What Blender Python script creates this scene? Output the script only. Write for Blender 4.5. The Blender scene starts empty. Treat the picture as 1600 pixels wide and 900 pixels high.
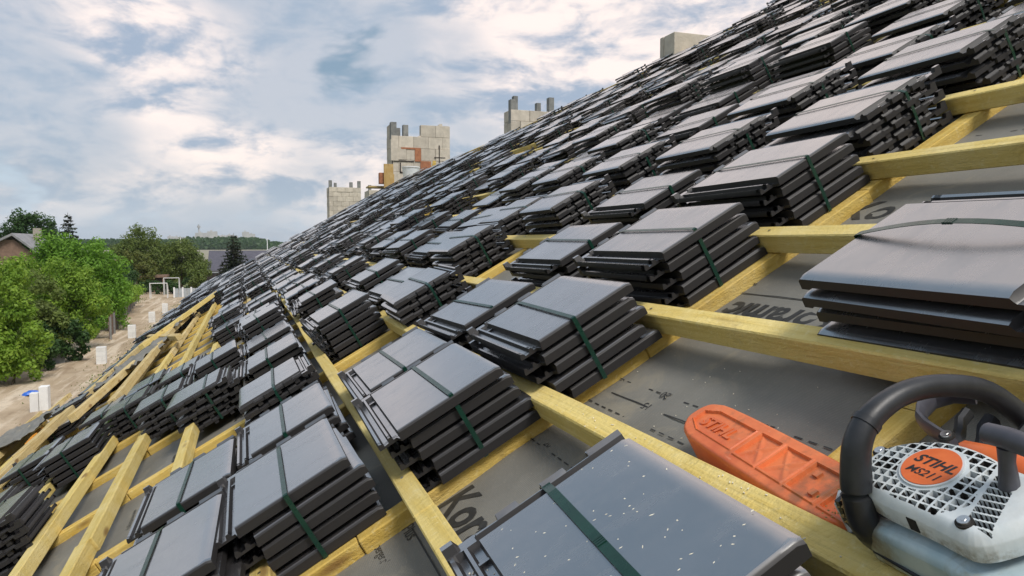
import bpy, bmesh, math, random
from math import radians, sin, cos, pi, sqrt, atan2, exp, floor
from mathutils import Vector, Matrix, noise as mnoise
random.seed(7)
S = bpy.context.scene
COL = S.collection

# ------------------------------------------------------------------ camera, world, sun, exposure
CAM_H = 7.0
F_PX = 1150.0
cam = bpy.data.cameras.new('camera'); co = bpy.data.objects.new('camera', cam); COL.objects.link(co)
cam.sensor_width = 36.0; cam.lens = F_PX / 1600 * 36.0; cam.clip_start = 0.02; cam.clip_end = 9000
Mc = Matrix(((0.940820905, 0.0202977460, -0.338295766, 0), (-0.338904152, 0.0563479192, -0.939131986, 0), (0, 0.998204845, 0.0598922907, CAM_H), (0, 0, 0, 1)))
co.matrix_world = Mc
S.camera = co
S.view_settings.view_transform = 'Standard'; S.view_settings.look = 'None'; S.view_settings.exposure = 0.17; S.view_settings.gamma = 1.0
S.render.film_transparent = False
S.cycles.max_bounces = 5; S.cycles.diffuse_bounces = 3; S.cycles.glossy_bounces = 3; S.cycles.transmission_bounces = 2; S.cycles.caustics_reflective = False; S.cycles.caustics_refractive = False

SUN_EL, SUN_AZ = 55.0, 165.0        # azimuth measured clockwise from +Y: behind the camera, high
sun = bpy.data.lights.new('sun', 'SUN'); sun.energy = 2.5; sun.angle = radians(20); sun.color = (1.0, 0.95, 0.88)
so = bpy.data.objects.new('sun', sun); COL.objects.link(so)
sd = Vector((sin(radians(SUN_AZ)) * cos(radians(SUN_EL)), cos(radians(SUN_AZ)) * cos(radians(SUN_EL)), sin(radians(SUN_EL))))
so.rotation_euler = sd.to_track_quat('Z', 'Y').to_euler()

class N:
    """tiny node-tree helper"""
    def __init__(s, tree): s.t = tree; s.n = tree.nodes; s.l = tree.links
    def new(s, typ, **kw):
        nd = s.n.new(typ)
        for k, v in kw.items():
            if hasattr(nd, k): setattr(nd, k, v)
        return nd
    def put(s, sock, v):
        if isinstance(v, bpy.types.NodeSocket): s.l.new(v, sock)
        elif v is not None:
            if sock.type == 'RGBA' and len(v) == 3: v = (*v, 1)
            sock.default_value = v
    def math(s, op, a, b=None, c=None, clamp=False):
        nd = s.new('ShaderNodeMath', operation=op, use_clamp=clamp); s.put(nd.inputs[0], a)
        if b is not None: s.put(nd.inputs[1], b)
        if c is not None: s.put(nd.inputs[2], c)
        return nd.outputs[0]
    def vmath(s, op, a, b=None, out=0):
        nd = s.new('ShaderNodeVectorMath', operation=op); s.put(nd.inputs[0], a)
        if b is not None: s.put(nd.inputs[1], b)
        return nd.outputs[out]
    def ramp(s, fac, a, b, smooth=True):
        nd = s.new('ShaderNodeMapRange'); nd.interpolation_type = 'SMOOTHSTEP' if smooth else 'LINEAR'
        s.put(nd.inputs[0], fac); nd.inputs[1].default_value = a; nd.inputs[2].default_value = b
        return nd.outputs[0]
    def mix(s, fac, a, b, typ='MIX'):
        nd = s.new('ShaderNodeMix', data_type='RGBA', blend_type=typ)
        s.put(nd.inputs[0], fac); s.put(nd.inputs[6], a); s.put(nd.inputs[7], b)
        return nd.outputs[2]
    def noise(s, vec, scale, detail=4, rough=0.5, dist=0.0, out=0):
        nd = s.new('ShaderNodeTexNoise'); s.put(nd.inputs['Vector'], vec)
        nd.inputs['Scale'].default_value = scale; nd.inputs['Detail'].default_value = detail
        nd.inputs['Roughness'].default_value = rough; nd.inputs['Distortion'].default_value = dist
        return nd.outputs[out]
    def mapping(s, vec, scale=(1, 1, 1), rot=(0, 0, 0), loc=(0, 0, 0)):
        nd = s.new('ShaderNodeMapping'); s.put(nd.inputs[0], vec)
        nd.inputs['Location'].default_value = loc; nd.inputs['Rotation'].default_value = rot; nd.inputs['Scale'].default_value = scale
        return nd.outputs[0]

def pixdir(x, y):
    return (Mc.to_3x3() @ Vector(((x - 800) / F_PX, (450 - y) / F_PX, -1))).normalized()

W = bpy.data.worlds.new('World'); S.world = W; W.use_nodes = True
W.cycles.sampling_method = 'MANUAL'; W.cycles.sample_map_resolution = 256
def build_world():
    n = N(W.node_tree); n.n.clear()
    out = n.new('ShaderNodeOutputWorld')
    sky = n.new('ShaderNodeTexSky'); sky.sky_type = 'NISHITA'; sky.sun_disc = False
    sky.sun_elevation = radians(SUN_EL); sky.sun_rotation = radians(SUN_AZ); sky.air_density = 1.2; sky.dust_density = 2.0; sky.ozone_density = 1.5
    bg1 = n.new('ShaderNodeBackground'); n.l.new(sky.outputs[0], bg1.inputs[0]); bg1.inputs[1].default_value = 0.11
    d = n.new('ShaderNodeTexCoord').outputs['Generated']
    sep = n.new('ShaderNodeSeparateXYZ'); n.put(sep.inputs[0], d); z = sep.outputs[2]
    zc = n.math('MAXIMUM', z, 0.0)
    # banks of cloud lie in a flat layer seen in perspective
    q = n.math('DIVIDE', 1.0, n.math('ADD', zc, 0.28))
    comb = n.new('ShaderNodeCombineXYZ')
    for i_, k_ in ((0, .45), (1, .45)): n.put(comb.inputs[i_], n.math('MULTIPLY', sep.outputs[i_], n.math('ADD', n.math('MULTIPLY', q, k_), 1.15)))
    n.put(comb.inputs[2], n.math('MULTIPLY', zc, 4.2))
    P = comb.outputs[0]
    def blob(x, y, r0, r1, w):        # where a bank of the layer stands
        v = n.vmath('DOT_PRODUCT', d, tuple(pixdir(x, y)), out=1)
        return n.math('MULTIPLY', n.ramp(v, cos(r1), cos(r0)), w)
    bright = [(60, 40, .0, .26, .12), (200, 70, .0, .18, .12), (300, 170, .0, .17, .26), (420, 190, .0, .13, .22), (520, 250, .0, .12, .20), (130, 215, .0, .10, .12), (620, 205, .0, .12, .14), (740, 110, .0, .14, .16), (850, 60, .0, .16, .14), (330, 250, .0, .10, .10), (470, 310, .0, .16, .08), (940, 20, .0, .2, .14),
              (760, -230, .10, .36, .42), (1080, -330, .12, .40, .40), (1500, -500, .1, .45, .36), (330, -120, .05, .24, .32), (1300, -60, .05, .3, .26), (-250, 150, .1, .4, .22)]  # out-of-view banks, added to brighten what the tile tops reflect
    dark = [(590, 60, .0, .26, .30), (430, 40, .0, .18, .20), (30, 165, .0, .14, .26), (700, 90, .0, .14, .12), (60, 260, .0, .16, .14), (350, 300, .0, .2, .14), (560, 130, .0, .10, .14), (300, -560, .1, .36, .5), (-600, -900, .2, .9, .3)]
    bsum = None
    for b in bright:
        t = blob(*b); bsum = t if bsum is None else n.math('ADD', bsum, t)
    dsum = None
    for b in dark:
        t = blob(*b); dsum = t if dsum is None else n.math('ADD', dsum, t)
    wn = n.noise(P, 2.2, 2, .5, out=1)
    Pw = n.vmath('ADD', P, n.vmath('MULTIPLY', n.vmath('SUBTRACT', wn, (.5, .5, .5)), (.22, .22, .22)))
    big = n.noise(Pw, 1.7, 2, .5)
    puff = n.noise(Pw, 4.0, 7, .60)
    vor = n.new('ShaderNodeTexVoronoi', feature='F1'); vor.inputs['Scale'].default_value = 6.5
    try: vor.inputs['Detail'].default_value = 2.0; vor.inputs['Roughness'].default_value = .55
    except Exception: pass
    n.put(vor.inputs['Vector'], Pw)
    lump = n.math('SUBTRACT', 1.0, vor.outputs[0])
    # the same billows looked at a little nearer the sun: the difference lights one side of each
    off = (-.05, -.02, .11)
    puff2 = n.noise(n.vmath('ADD', Pw, off), 4.0, 5, .60)
    rel = n.math('SUBTRACT', puff, puff2)
    dens = n.math('ADD', n.math('ADD', n.math('MULTIPLY', big, .75), n.math('MULTIPLY', puff, .55)), n.math('MULTIPLY', lump, .26))
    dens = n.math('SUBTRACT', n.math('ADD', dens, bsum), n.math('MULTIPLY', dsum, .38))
    cum = n.ramp(dens, .50, .70)                        # where cumulus stands
    gn = n.math('ADD', n.math('MULTIPLY', n.noise(Pw, 1.9, 5, .55), 1.0), n.math('MULTIPLY', puff, .25))
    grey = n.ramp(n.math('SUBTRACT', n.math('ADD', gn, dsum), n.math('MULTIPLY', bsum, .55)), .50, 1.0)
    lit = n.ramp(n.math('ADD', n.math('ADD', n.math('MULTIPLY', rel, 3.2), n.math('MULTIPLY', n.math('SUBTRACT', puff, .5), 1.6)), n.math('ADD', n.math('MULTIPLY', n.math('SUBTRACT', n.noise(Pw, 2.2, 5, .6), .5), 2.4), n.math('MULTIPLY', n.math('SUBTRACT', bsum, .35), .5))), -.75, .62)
    ccol = n.mix(lit, (.33, .40, .51), (1.0, .86, .79))
    # thin veil over the blue, thicker toward the horizon, with grey-blue undersides of the higher layer
    veil = n.mix(grey, (.43, .57, .69), (.22, .315, .415))
    ccol = n.mix(n.math('MULTIPLY', grey, .75), ccol, (.34, .42, .52))
    low = n.ramp(z, .22, 0.0)
    veil = n.mix(n.math('MULTIPLY', low, .85), veil, (.58, .66, .75))
    col = n.mix(n.math('MULTIPLY', cum, n.math('SUBTRACT', 1.0, n.math('MULTIPLY', n.ramp(z, .09, .0), .8))), veil, ccol)
    bg2 = n.new('ShaderNodeBackground'); n.put(bg2.inputs[0], col); bg2.inputs[1].default_value = 1.08
    ms = n.new('ShaderNodeMixShader'); ms.inputs[0].default_value = .88
    n.l.new(bg1.outputs[0], ms.inputs[1]); n.l.new(bg2.outputs[0], ms.inputs[2]); n.l.new(ms.outputs[0], out.inputs[0])
build_world()

# ------------------------------------------------------------------ materials
def new_mat(name):
    m = bpy.data.materials.new(name); m.use_nodes = True
    n = N(m.node_tree); b = m.node_tree.nodes['Principled BSDF']
    return m, n, b
def bump(n, b, h, strength=.3, dist=.01):
    nd = n.new('ShaderNodeBump'); n.put(nd.inputs['Height'], h); nd.inputs['Strength'].default_value = strength; nd.inputs['Distance'].default_value = dist
    n.l.new(nd.outputs[0], b.inputs['Normal'])
def simple(name, c1, c2, scale=8, rough=.6, detail=5, bs=.2, bd=.004, spec=.5, coord='Object', metallic=0, rr=.1, vary=0.0):
    m, n, b = new_mat(name)
    tc = n.new('ShaderNodeTexCoord').outputs[coord]
    f = n.noise(tc, scale, detail, .6)
    c = n.mix(n.ramp(f, .3, .7), c1, c2)
    if vary:
        rn = n.new('ShaderNodeObjectInfo').outputs['Random']; vs = n.new('ShaderNodeVectorMath', operation='SCALE')
        st = n.ramp(n.noise(n.mapping(tc, (1, 1, .35)), 3.0, 6, .7), .5, .75)
        c = n.mix(n.math('MULTIPLY', st, .35), c, tuple(q * .45 for q in c1))
        n.put(vs.inputs[0], c); n.put(vs.inputs['Scale'], n.math('ADD', n.math('MULTIPLY', rn, vary), 1 - vary)); c = vs.outputs[0]
    n.put(b.inputs['Base Color'], c)
    r = n.math('ADD', n.math('MULTIPLY', n.noise(tc, scale * 2.3, 4, .6), rr * 2), rough - rr)
    n.put(b.inputs['Roughness'], r)
    b.inputs['Specular IOR Level'].default_value = spec; b.inputs['Metallic'].default_value = metallic
    if bs: bump(n, b, n.noise(tc, scale * 5, 6, .65), bs, bd)
    return m

def mat_tile():
    m, n, b = new_mat('glazed_dark_clay')
    tc = n.new('ShaderNodeTexCoord').outputs['Object']
    oi = n.new('ShaderNodeObjectInfo')
    pv = n.vmath('ADD', tc, n.vmath('MULTIPLY', oi.outputs['Location'], (3.1, 2.3, 1.7)))
    f = n.noise(pv, 9, 6, .6)
    base = n.mix(n.ramp(f, .3, .75), (.045, .043, .045), (.066, .063, .065))
    dust = n.noise(pv, 38, 6, .7)
    base = n.mix(n.math('MULTIPLY', n.ramp(dust, .52, .8), .34), base, (.20, .185, .165))
    # the glaze lies on the upper face only; edges and underside are bare matt clay slip
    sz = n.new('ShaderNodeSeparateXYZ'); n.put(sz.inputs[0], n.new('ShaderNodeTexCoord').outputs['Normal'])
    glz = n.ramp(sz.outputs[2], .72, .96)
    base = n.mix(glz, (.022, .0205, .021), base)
    smg = n.noise(n.mapping(pv, (9, 22, 9), rot=(0, 0, .5)), 1.0, 7, .72)
    n.put(b.inputs['Base Color'], base)
    sm = n.noise(pv, 5.0, 4, .6, .6)
    rg = n.math('ADD', n.math('MULTIPLY', sm, .14), n.math('ADD', n.math('MULTIPLY', oi.outputs['Random'], .07), .13))
    rg = n.math('ADD', rg, n.math('MULTIPLY', n.ramp(smg, .45, .75), .10))
    n.put(b.inputs['Roughness'], n.math('ADD', n.math('MULTIPLY', glz, n.math('SUBTRACT', rg, .52)), .52))
    n.put(b.inputs['IOR'], n.math('ADD', n.math('MULTIPLY', glz, 1.45), 1.45))
    n.put(b.inputs['Coat Weight'], glz); b.inputs['Coat IOR'].default_value = 2.7; n.put(b.inputs['Coat Roughness'], rg)
    bump(n, b, n.noise(pv, 7, 3, .5), .10, .02)
    return m
def mat_wood(name, c1, c2, c3, along='Y', gs=1.0):
    m, n, b = new_mat(name)
    tc = n.new('ShaderNodeTexCoord').outputs['Object']
    oi = n.new('ShaderNodeObjectInfo')
    pv = n.vmath('ADD', tc, n.vmath('MULTIPLY', oi.outputs['Location'], (1.3, 2.3, .7)))
    sc = {'X': (1.2, 26, 26), 'Y': (26, 1.2, 26), 'Z': (26, 26, 1.2)}[along]
    g = n.mapping(pv, tuple(v * gs for v in sc))
    f = n.noise(g, 1.6, 7, .6, 1.2)
    fine = n.noise(g, 9, 4, .6, .3)
    blotch = n.noise(pv, 6, 5, .6)
    c = n.mix(n.ramp(f, .3, .7), c1, c2)
    c = n.mix(n.math('MULTIPLY', n.ramp(blotch, .45, .75), .55), c, c3)
    c = n.mix(n.math('MULTIPLY', n.ramp(fine, .52, .78), .35), c, tuple(v * .55 for v in c2))
    fz = n.noise(n.mapping(pv, (70, 70, 70)), 1.0, 6, .75)
    c = n.mix(n.math('MULTIPLY', n.ramp(fz, .52, .72), .45), c, (.78, .70, .42))
    dirt_ = n.noise(n.mapping(pv, (7, 7, 7), loc=(1, 5, 2)), 1.0, 7, .7)
    c = n.mix(n.math('MULTIPLY', n.ramp(dirt_, .56, .74), .45), c, (.34, .24, .09))
    kn = n.new('ShaderNodeTexVoronoi'); n.put(kn.inputs['Vector'], n.mapping(pv, {'X': (4, 14, 14), 'Y': (14, 4, 14), 'Z': (14, 14, 4)}[along])); kn.inputs['Scale'].default_value = .7
    c = n.mix(n.math('MULTIPLY', n.ramp(kn.outputs[0], .17, .06), .8), c, (.20, .10, .03))
    dv = n.math('ADD', n.math('MULTIPLY', oi.outputs['Random'], .22), .90)
    vv = n.new('ShaderNodeVectorMath', operation='SCALE'); n.put(vv.inputs[0], c); n.put(vv.inputs['Scale'], dv)
    n.put(b.inputs['Base Color'], vv.outputs[0])
    b.inputs['Roughness'].default_value = .78; b.inputs['Specular IOR Level'].default_value = .3
    saw = n.noise(n.mapping(pv, {'X': (90, 40, 200), 'Y': (40, 90, 200), 'Z': (40, 200, 90)}[along], rot=(0, 0, .5)), 1.0, 5, .7)
    hh = n.math('ADD', n.math('MULTIPLY', f, .6), n.math('MULTIPLY', saw, .9))
    bump(n, b, hh, .8, .006)
    return m
def mat_membrane():
    m, n, b = new_mat('roof_membrane_fleece')
    tc = n.new('ShaderNodeTexCoord').outputs['Object']
    f = n.noise(tc, 2.3, 6, .62); f2 = n.noise(tc, 22, 6, .7)
    c = n.mix(n.ramp(f, .3, .7), (.155, .150, .132), (.215, .208, .185))
    c = n.mix(n.math('MULTIPLY', n.ramp(f2, .5, .8), .35), c, (.25, .235, .20))
    foot = n.noise(n.mapping(tc, (1, 1, 1), loc=(4, 2, 0)), 5.5, 5, .65, .8)
    c = n.mix(n.math('MULTIPLY', n.ramp(foot, .54, .70), .45), c, (.34, .30, .22))
    sp = n.noise(tc, 330, 2, .5)
    c = n.mix(n.math('MULTIPLY', n.ramp(sp, .66, .74), .5), c, (.42, .38, .30))
    n.put(b.inputs['Base Color'], c)
    b.inputs['Roughness'].default_value = .62; b.inputs['Specular IOR Level'].default_value = .45
    wv = n.new('ShaderNodeTexWave'); wv.inputs['Scale'].default_value = 95; n.put(wv.inputs['Vector'], tc); wv.bands_direction = 'Y'
    wv2 = n.new('ShaderNodeTexWave'); wv2.inputs['Scale'].default_value = 95; n.put(wv2.inputs['Vector'], tc); wv2.bands_direction = 'X'
    hh = n.math('ADD', n.math('MULTIPLY', n.math('ADD', wv.outputs[1], wv2.outputs[1]), .12), n.math('MULTIPLY', n.noise(tc, 14, 5, .6), 1.0))
    bump(n, b, hh, .35, .006)
    return m
def mat_leaf(name, c1, c2, c3):
    m, n, b = new_mat(name)
    g = n.new('ShaderNodeNewGeometry'); tc = n.new('ShaderNodeTexCoord').outputs['Object']
    r = g.outputs['Random Per Island']
    f = n.noise(tc, .9, 3, .5)
    c = n.mix(r, c1, c2)
    c = n.mix(n.math('MULTIPLY', n.ramp(f, .4, .65), .7), c, c3)
    n.put(b.inputs['Base Color'], c); b.inputs['Roughness'].default_value = .55; b.inputs['Specular IOR Level'].default_value = .3
    tr = n.new('ShaderNodeBsdfTranslucent'); n.put(tr.inputs[0], c)
    ms = n.new('ShaderNodeMixShader'); ms.inputs[0].default_value = .42
    out = [x for x in n.n if x.type == 'OUTPUT_MATERIAL'][0]
    n.l.new(b.outputs[0], ms.inputs[1]); n.l.new(tr.outputs[0], ms.inputs[2]); n.l.new(ms.outputs[0], out.inputs[0])
    return m
def mat_dirt():
    m, n, b = new_mat('trodden_sandy_dirt')
    tc = n.new('ShaderNodeTexCoord').outputs['Object']
    f = n.noise(tc, .35, 6, .6, .4); ff = n.noise(tc, 3, 7, .7)
    st = n.noise(n.mapping(tc, (1.6, .12, 1)), 1.0, 5, .6, .5)
    c = n.mix(n.ramp(f, .3, .7), (.34, .255, .165), (.50, .395, .275))
    c = n.mix(n.math('MULTIPLY', n.ramp(st, .48, .62), .75), c, (.64, .54, .41))
    c = n.mix(n.math('MULTIPLY', n.ramp(n.noise(n.mapping(tc, (1.1, .16, 1), loc=(3, 7, 0)), 1.4, 6, .65), .52, .66), .6), c, (.27, .19, .115))
    c = n.mix(n.math('MULTIPLY', n.ramp(ff, .5, .75), .5), c, (.24, .175, .11))
    n.put(b.inputs['Base Color'], c); b.inputs['Roughness'].default_value = .95
    bump(n, b, n.noise(tc, 2.5, 8, .7), .8, .12)
    return m

M = {}
M['tile'] = mat_tile()
M['wood'] = mat_wood('impregnated_pine_yellow', (.72, .57, .21), (.62, .46, .13), (.78, .66, .34))
M['wood_x'] = mat_wood('impregnated_pine_amber', (.67, .49, .14), (.56, .37, .075), (.72, .56, .24), 'X')
M['wood_pale'] = mat_wood('pale_sawn_pine', (.62, .49, .24), (.50, .36, .14), (.70, .58, .34), 'Y')
M['wood_z'] = mat_wood('formwork_board', (.50, .34, .14), (.38, .24, .08), (.58, .44, .22), 'Z')
M['membrane'] = mat_membrane()
M['ink'] = simple('black_membrane_print', (.022, .022, .022), (.04, .04, .038), 60, .6, bs=0)
M['strap'] = simple('green_plastic_strap', (.004, .028, .018), (.007, .042, .027), 20, .28, spec=.5, bs=.05)
M['chip'] = simple('pale_wood_chip', (.75, .68, .52), (.85, .8, .66), 90, .8, bs=0)
M['leaf_bright'] = mat_leaf('bright_maple_leaf', (.12, .255, .022), (.23, .42, .05), (.14, .29, .03))
M['leaf_yellow'] = mat_leaf('fresh_yellow_green_leaf', (.17, .30, .028), (.32, .46, .06), (.13, .25, .026))
M['leaf_olive'] = mat_leaf('olive_green_leaf', (.11, .165, .032), (.20, .26, .06), (.14, .175, .045))
M['leaf_dark'] = mat_leaf('dark_green_leaf', (.035, .085, .022), (.075, .145, .036), (.045, .10, .028))
M['leaf_rust'] = mat_leaf('brownish_green_leaf', (.13, .165, .035), (.19, .22, .05), (.15, .145, .04))
M['needle'] = mat_leaf('blue_green_needles', (.025, .045, .025), (.055, .075, .04), (.06, .05, .03))
M['bark'] = simple('rough_bark', (.07, .052, .035), (.13, .10, .07), 12, .95, bs=.6, bd=.03)
M['dirt'] = mat_dirt()
M['grass'] = simple('patchy_grass', (.06, .10, .02), (.16, .16, .06), .6, .95, bs=.6, bd=.1)
M['aac'] = simple('cream_aerated_block', (.54, .485, .40), (.68, .61, .51), 5, .92, bs=.5, bd=.012, vary=.22)
M['aac_grey'] = simple('grey_concrete_upright', (.16, .165, .16), (.27, .27, .255), 4, .9, bs=.4, bd=.01)
M['mortar'] = simple('dark_open_joint', (.30, .27, .22), (.40, .36, .30), 9, .95, bs=.3)
M['redbrick'] = simple('orange_red_brick', (.30, .12, .065), (.42, .18, .09), 12, .9, bs=.4)
M['white_block'] = simple('white_block', (.74, .74, .72), (.82, .82, .80), 3, .85, bs=.3, bd=.01, vary=.1)
M['bucket'] = simple('cloudy_white_plastic', (.62, .66, .67), (.74, .77, .78), 9, .4, bs=.1)
M['osb'] = simple('rust_orange_boarding', (.34, .15, .035), (.50, .25, .07), 14, .85, bs=.4)
M['foam'] = simple('orange_foam_bead', (.65, .27, .02), (.75, .36, .05), 30, .7, bs=.5)
M['plaster'] = simple('beige_plaster', (.50, .42, .27), (.58, .50, .34), 1.5, .9, bs=.2)
M['plaster_white'] = simple('off_white_plaster', (.50, .49, .44), (.62, .60, .55), 1.5, .9, bs=.2)
M['brown_wood'] = simple('brown_stained_wood', (.17, .105, .075), (.25, .16, .115), 3, .8, bs=.3)
M['grey_roof'] = simple('weathered_grey_roof', (.20, .20, .21), (.30, .295, .30), 2, .7, bs=.3)
M['violet_roof'] = simple('dark_violet_grey_roof', (.07, .068, .085), (.10, .095, .12), 2, .7, bs=.3)
M['dark'] = simple('near_black_brown', (.025, .02, .018), (.05, .04, .035), 3, .8, bs=.2)  # even near-black brown for shed wall, parapet and open joints
M['glass'] = simple('dark_window_glass', (.02, .022, .025), (.03, .032, .035), 3, .1, bs=0, spec=.6, rr=.03)
M['white_paint'] = simple('white_paint', (.72, .73, .73), (.80, .80, .80), 4, .5, bs=.05)
M['fence_wood'] = simple('red_brown_fence_plank', (.17, .10, .07), (.30, .19, .13), 5, .85, bs=.4, vary=.35)
M['metal_grey'] = simple('grey_sheet_metal', (.30, .33, .35), (.40, .43, .45), 3, .5, bs=.1)
M['blue_tarp'] = simple('blue_tarpaulin', (.02, .10, .45), (.04, .17, .62), 5, .4, bs=.4)
M['stone'] = simple('pale_rubble', (.36, .30, .26), (.55, .50, .45), 2, .95, bs=.4)
M['town'] = simple('pale_far_facade', (.38, .38, .38), (.55, .54, .52), .03, .9, bs=0)
M['field'] = simple('dry_field', (.24, .22, .15), (.30, .28, .20), .02, .95, bs=0)
M['orange'] = simple('orange_plastic', (.62, .115, .025), (.72, .17, .045), 22, .42, bs=.12, bd=.002)
M['orange_scuffed'] = None
M['saw_white'] = simple('light_grey_plastic', (.60, .63, .64), (.70, .73, .73), 18, .38, bs=.06, bd=.001)
def mat_sawwhite():
    m, n, b = new_mat('light_grey_plastic_with_oily_dust')
    tc = n.new('ShaderNodeTexCoord').outputs['Object']
    f = n.noise(tc, 12, 6, .65)
    c = n.mix(n.ramp(f, .35, .65), (.52, .57, .585), (.66, .69, .69))
    sz = n.new('ShaderNodeSeparateXYZ'); n.put(sz.inputs[0], tc)
    low = n.ramp(sz.outputs[2], .132, .116)
    gr = n.ramp(n.noise(tc, 45, 6, .7), .42, .68)
    c = n.mix(n.math('MULTIPLY', n.math('ADD', n.math('MULTIPLY', low, .75), .12), gr), c, (.20, .16, .09))
    n.put(b.inputs['Base Color'], c); n.put(b.inputs['Roughness'], n.math('ADD', n.math('MULTIPLY', gr, .3), .3))
    bump(n, b, n.noise(tc, 300, 3, .6), .06, .001)
    return m
M['saw_white'] = mat_sawwhite()
M['saw_black'] = simple('black_rubber', (.014, .015, .017), (.026, .028, .032), 40, .42, bs=.15, bd=.001)
M['saw_guard'] = simple('grey_black_plastic', (.05, .05, .062), (.075, .075, .09), 30, .45, bs=.1, bd=.001)
M['steel'] = simple('zinc_screw', (.55, .55, .55), (.7, .7, .7), 50, .3, metallic=1, bs=0)
M['recess_black'] = simple('near_black_recess_floor', (.006, .006, .006), (.02, .016, .012), 40, .8, bs=.2)  # near-black painted on slot floors, screw seats and clip recesses
def mat_scuffed():
    m, n, b = new_mat('scuffed_orange_scabbard')
    tc = n.new('ShaderNodeTexCoord').outputs['Object']
    f = n.noise(tc, 14, 6, .65)
    c = n.mix(n.ramp(f, .3, .7), (.58, .115, .03), (.76, .20, .065))
    sc = n.noise(n.mapping(tc, (120, 30, 60), rot=(0, 0, .4)), 1.0, 6, .7)
    c = n.mix(n.math('MULTIPLY', n.ramp(sc, .58, .75), .45), c, (.85, .42, .26))
    gr = n.noise(tc, 26, 6, .7)
    c = n.mix(n.math('MULTIPLY', n.ramp(gr, .54, .74), .5), c, (.20, .10, .045))
    sy = n.new('ShaderNodeSeparateXYZ'); n.put(sy.inputs[0], tc)
    oil = n.math('MULTIPLY', n.ramp(sy.outputs[1], -.24, -.34), n.ramp(n.noise(tc, 30, 5, .6), .35, .6))
    c = n.mix(n.math('MULTIPLY', oil, .7), c, (.17, .10, .05))
    n.put(b.inputs['Base Color'], c)
    n.put(b.inputs['Roughness'], n.math('ADD', n.math('MULTIPLY', f, .3), .25))
    bump(n, b, n.math('ADD', sc, gr), .25, .0015)
    return m
M['orange_scuffed'] = mat_scuffed()
def mat_tank():
    m, n, b = new_mat('milky_tank_plastic_with_grime')
    tc = n.new('ShaderNodeTexCoord').outputs['Object']
    f = n.noise(tc, 16, 5, .6)
    c = n.mix(n.ramp(f, .35, .65), (.34, .47, .52), (.50, .60, .62))
    s = n.noise(n.mapping(tc, (14, 14, 3)), 1.6, 6, .65, .6)
    c = n.mix(n.math('MULTIPLY', n.ramp(s, .48, .68), .75), c, (.26, .23, .12))
    sy = n.new('ShaderNodeSeparateXYZ'); n.put(sy.inputs[0], tc)
    c = n.mix(n.math('MULTIPLY', n.ramp(sy.outputs[1], -.01, .05), n.ramp(n.noise(tc, 30, 5, .6), .3, .6)), c, (.16, .12, .07))
    n.put(b.inputs['Base Color'], c); b.inputs['Roughness'].default_value = .22
    return m
M['tank'] = mat_tank()

# ------------------------------------------------------------------ mesh helpers
class MB:
    def __init__(s): s.v = []; s.f = []
    def box(s, x0, y0, z0, x1, y1, z1, mat=None):
        o = len(s.v); vs = [(x, y, z) for x in (x0, x1) for y in (y0, y1) for z in (z0, z1)]
        if mat: vs = [tuple(mat @ Vector(p)) for p in vs]
        s.v += vs
        s.f += [tuple(o + i for i in q) for q in ((0, 1, 3, 2), (4, 6, 7, 5), (0, 4, 5, 1), (2, 3, 7, 6), (0, 2, 6, 4), (1, 5, 7, 3))]
    def prism(s, pts, z0, z1, mat=None):
        o = len(s.v); k = len(pts)
        vs = [(x, y, z0) for x, y in pts] + [(x, y, z1) for x, y in pts]
        if mat: vs = [tuple(mat @ Vector(p)) for p in vs]
        s.v += vs
        s.f += [tuple(o + i for i in reversed(range(k))), tuple(o + k + i for i in range(k))]
        s.f += [(o + i, o + (i + 1) % k, o + k + (i + 1) % k, o + k + i) for i in range(k)]
    def tube(s, pts, rad, seg=8, closed=False, flat=1.0, up=(0, 0, 1)):
        o = len(s.v); n = len(pts); pts = [Vector(p) for p in pts]
        for i, p in enumerate(pts):
            a = pts[max(i - 1, 0)]; b = pts[min(i + 1, n - 1)]
            t = (b - a).normalized(); u = Vector(up)
            if abs(t.dot(u)) > .95: u = Vector((0, 1, 0)) if abs(t.y) < .9 else Vector((1, 0, 0))
            sx = t.cross(u).normalized(); sy = sx.cross(t).normalized()
            r = rad[i] if isinstance(rad, (list, tuple)) else rad
            for k in range(seg):
                an = 2 * pi * k / seg
                s.v.append(tuple(p + sx * cos(an) * r * flat + sy * sin(an) * r))
        for i in range(n - 1):
            for k in range(seg):
                k2 = (k + 1) % seg
                s.f.append((o + i * seg + k, o + i * seg + k2, o + (i + 1) * seg + k2, o + (i + 1) * seg + k))
        s.f.append(tuple(o + k for k in reversed(range(seg)))); s.f.append(tuple(o + (n - 1) * seg + k for k in range(seg)))
    def cyl(s, c, r, h, seg=20, axis='Z', r2=None):
        c = Vector(c); ax = {'X': Vector((1, 0, 0)), 'Y': Vector((0, 1, 0)), 'Z': Vector((0, 0, 1))}[axis]
        s.tube([c, c + ax * h], [r, r2 if r2 is not None else r], seg)
    def mesh(s, name, mat, smooth=False, fix=True):
        me = bpy.data.meshes.new(name); me.from_pydata(s.v, [], s.f)
        if fix and len(s.f) < 60000:
            bm = bmesh.new(); bm.from_mesh(me); bmesh.ops.recalc_face_normals(bm, faces=bm.faces); bm.to_mesh(me); bm.free()
        me.materials.append(mat)
        if smooth:
            me.polygons.foreach_set('use_smooth', [True] * len(me.polygons))
            try: me.set_sharp_from_angle(angle=radians(smooth if smooth is not True else 40))
            except Exception: pass
        me.update(); return me
    def build(s, name, mat, parent=None, smooth=False, fix=True):
        return link(name, s.mesh(name, mat, smooth, fix), parent)
def link(name, me, parent=None, mw=None):
    o = bpy.data.objects.new(name, me); COL.objects.link(o)
    if parent: o.parent = parent
    if mw is not None: o.matrix_local = mw
    return o
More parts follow.
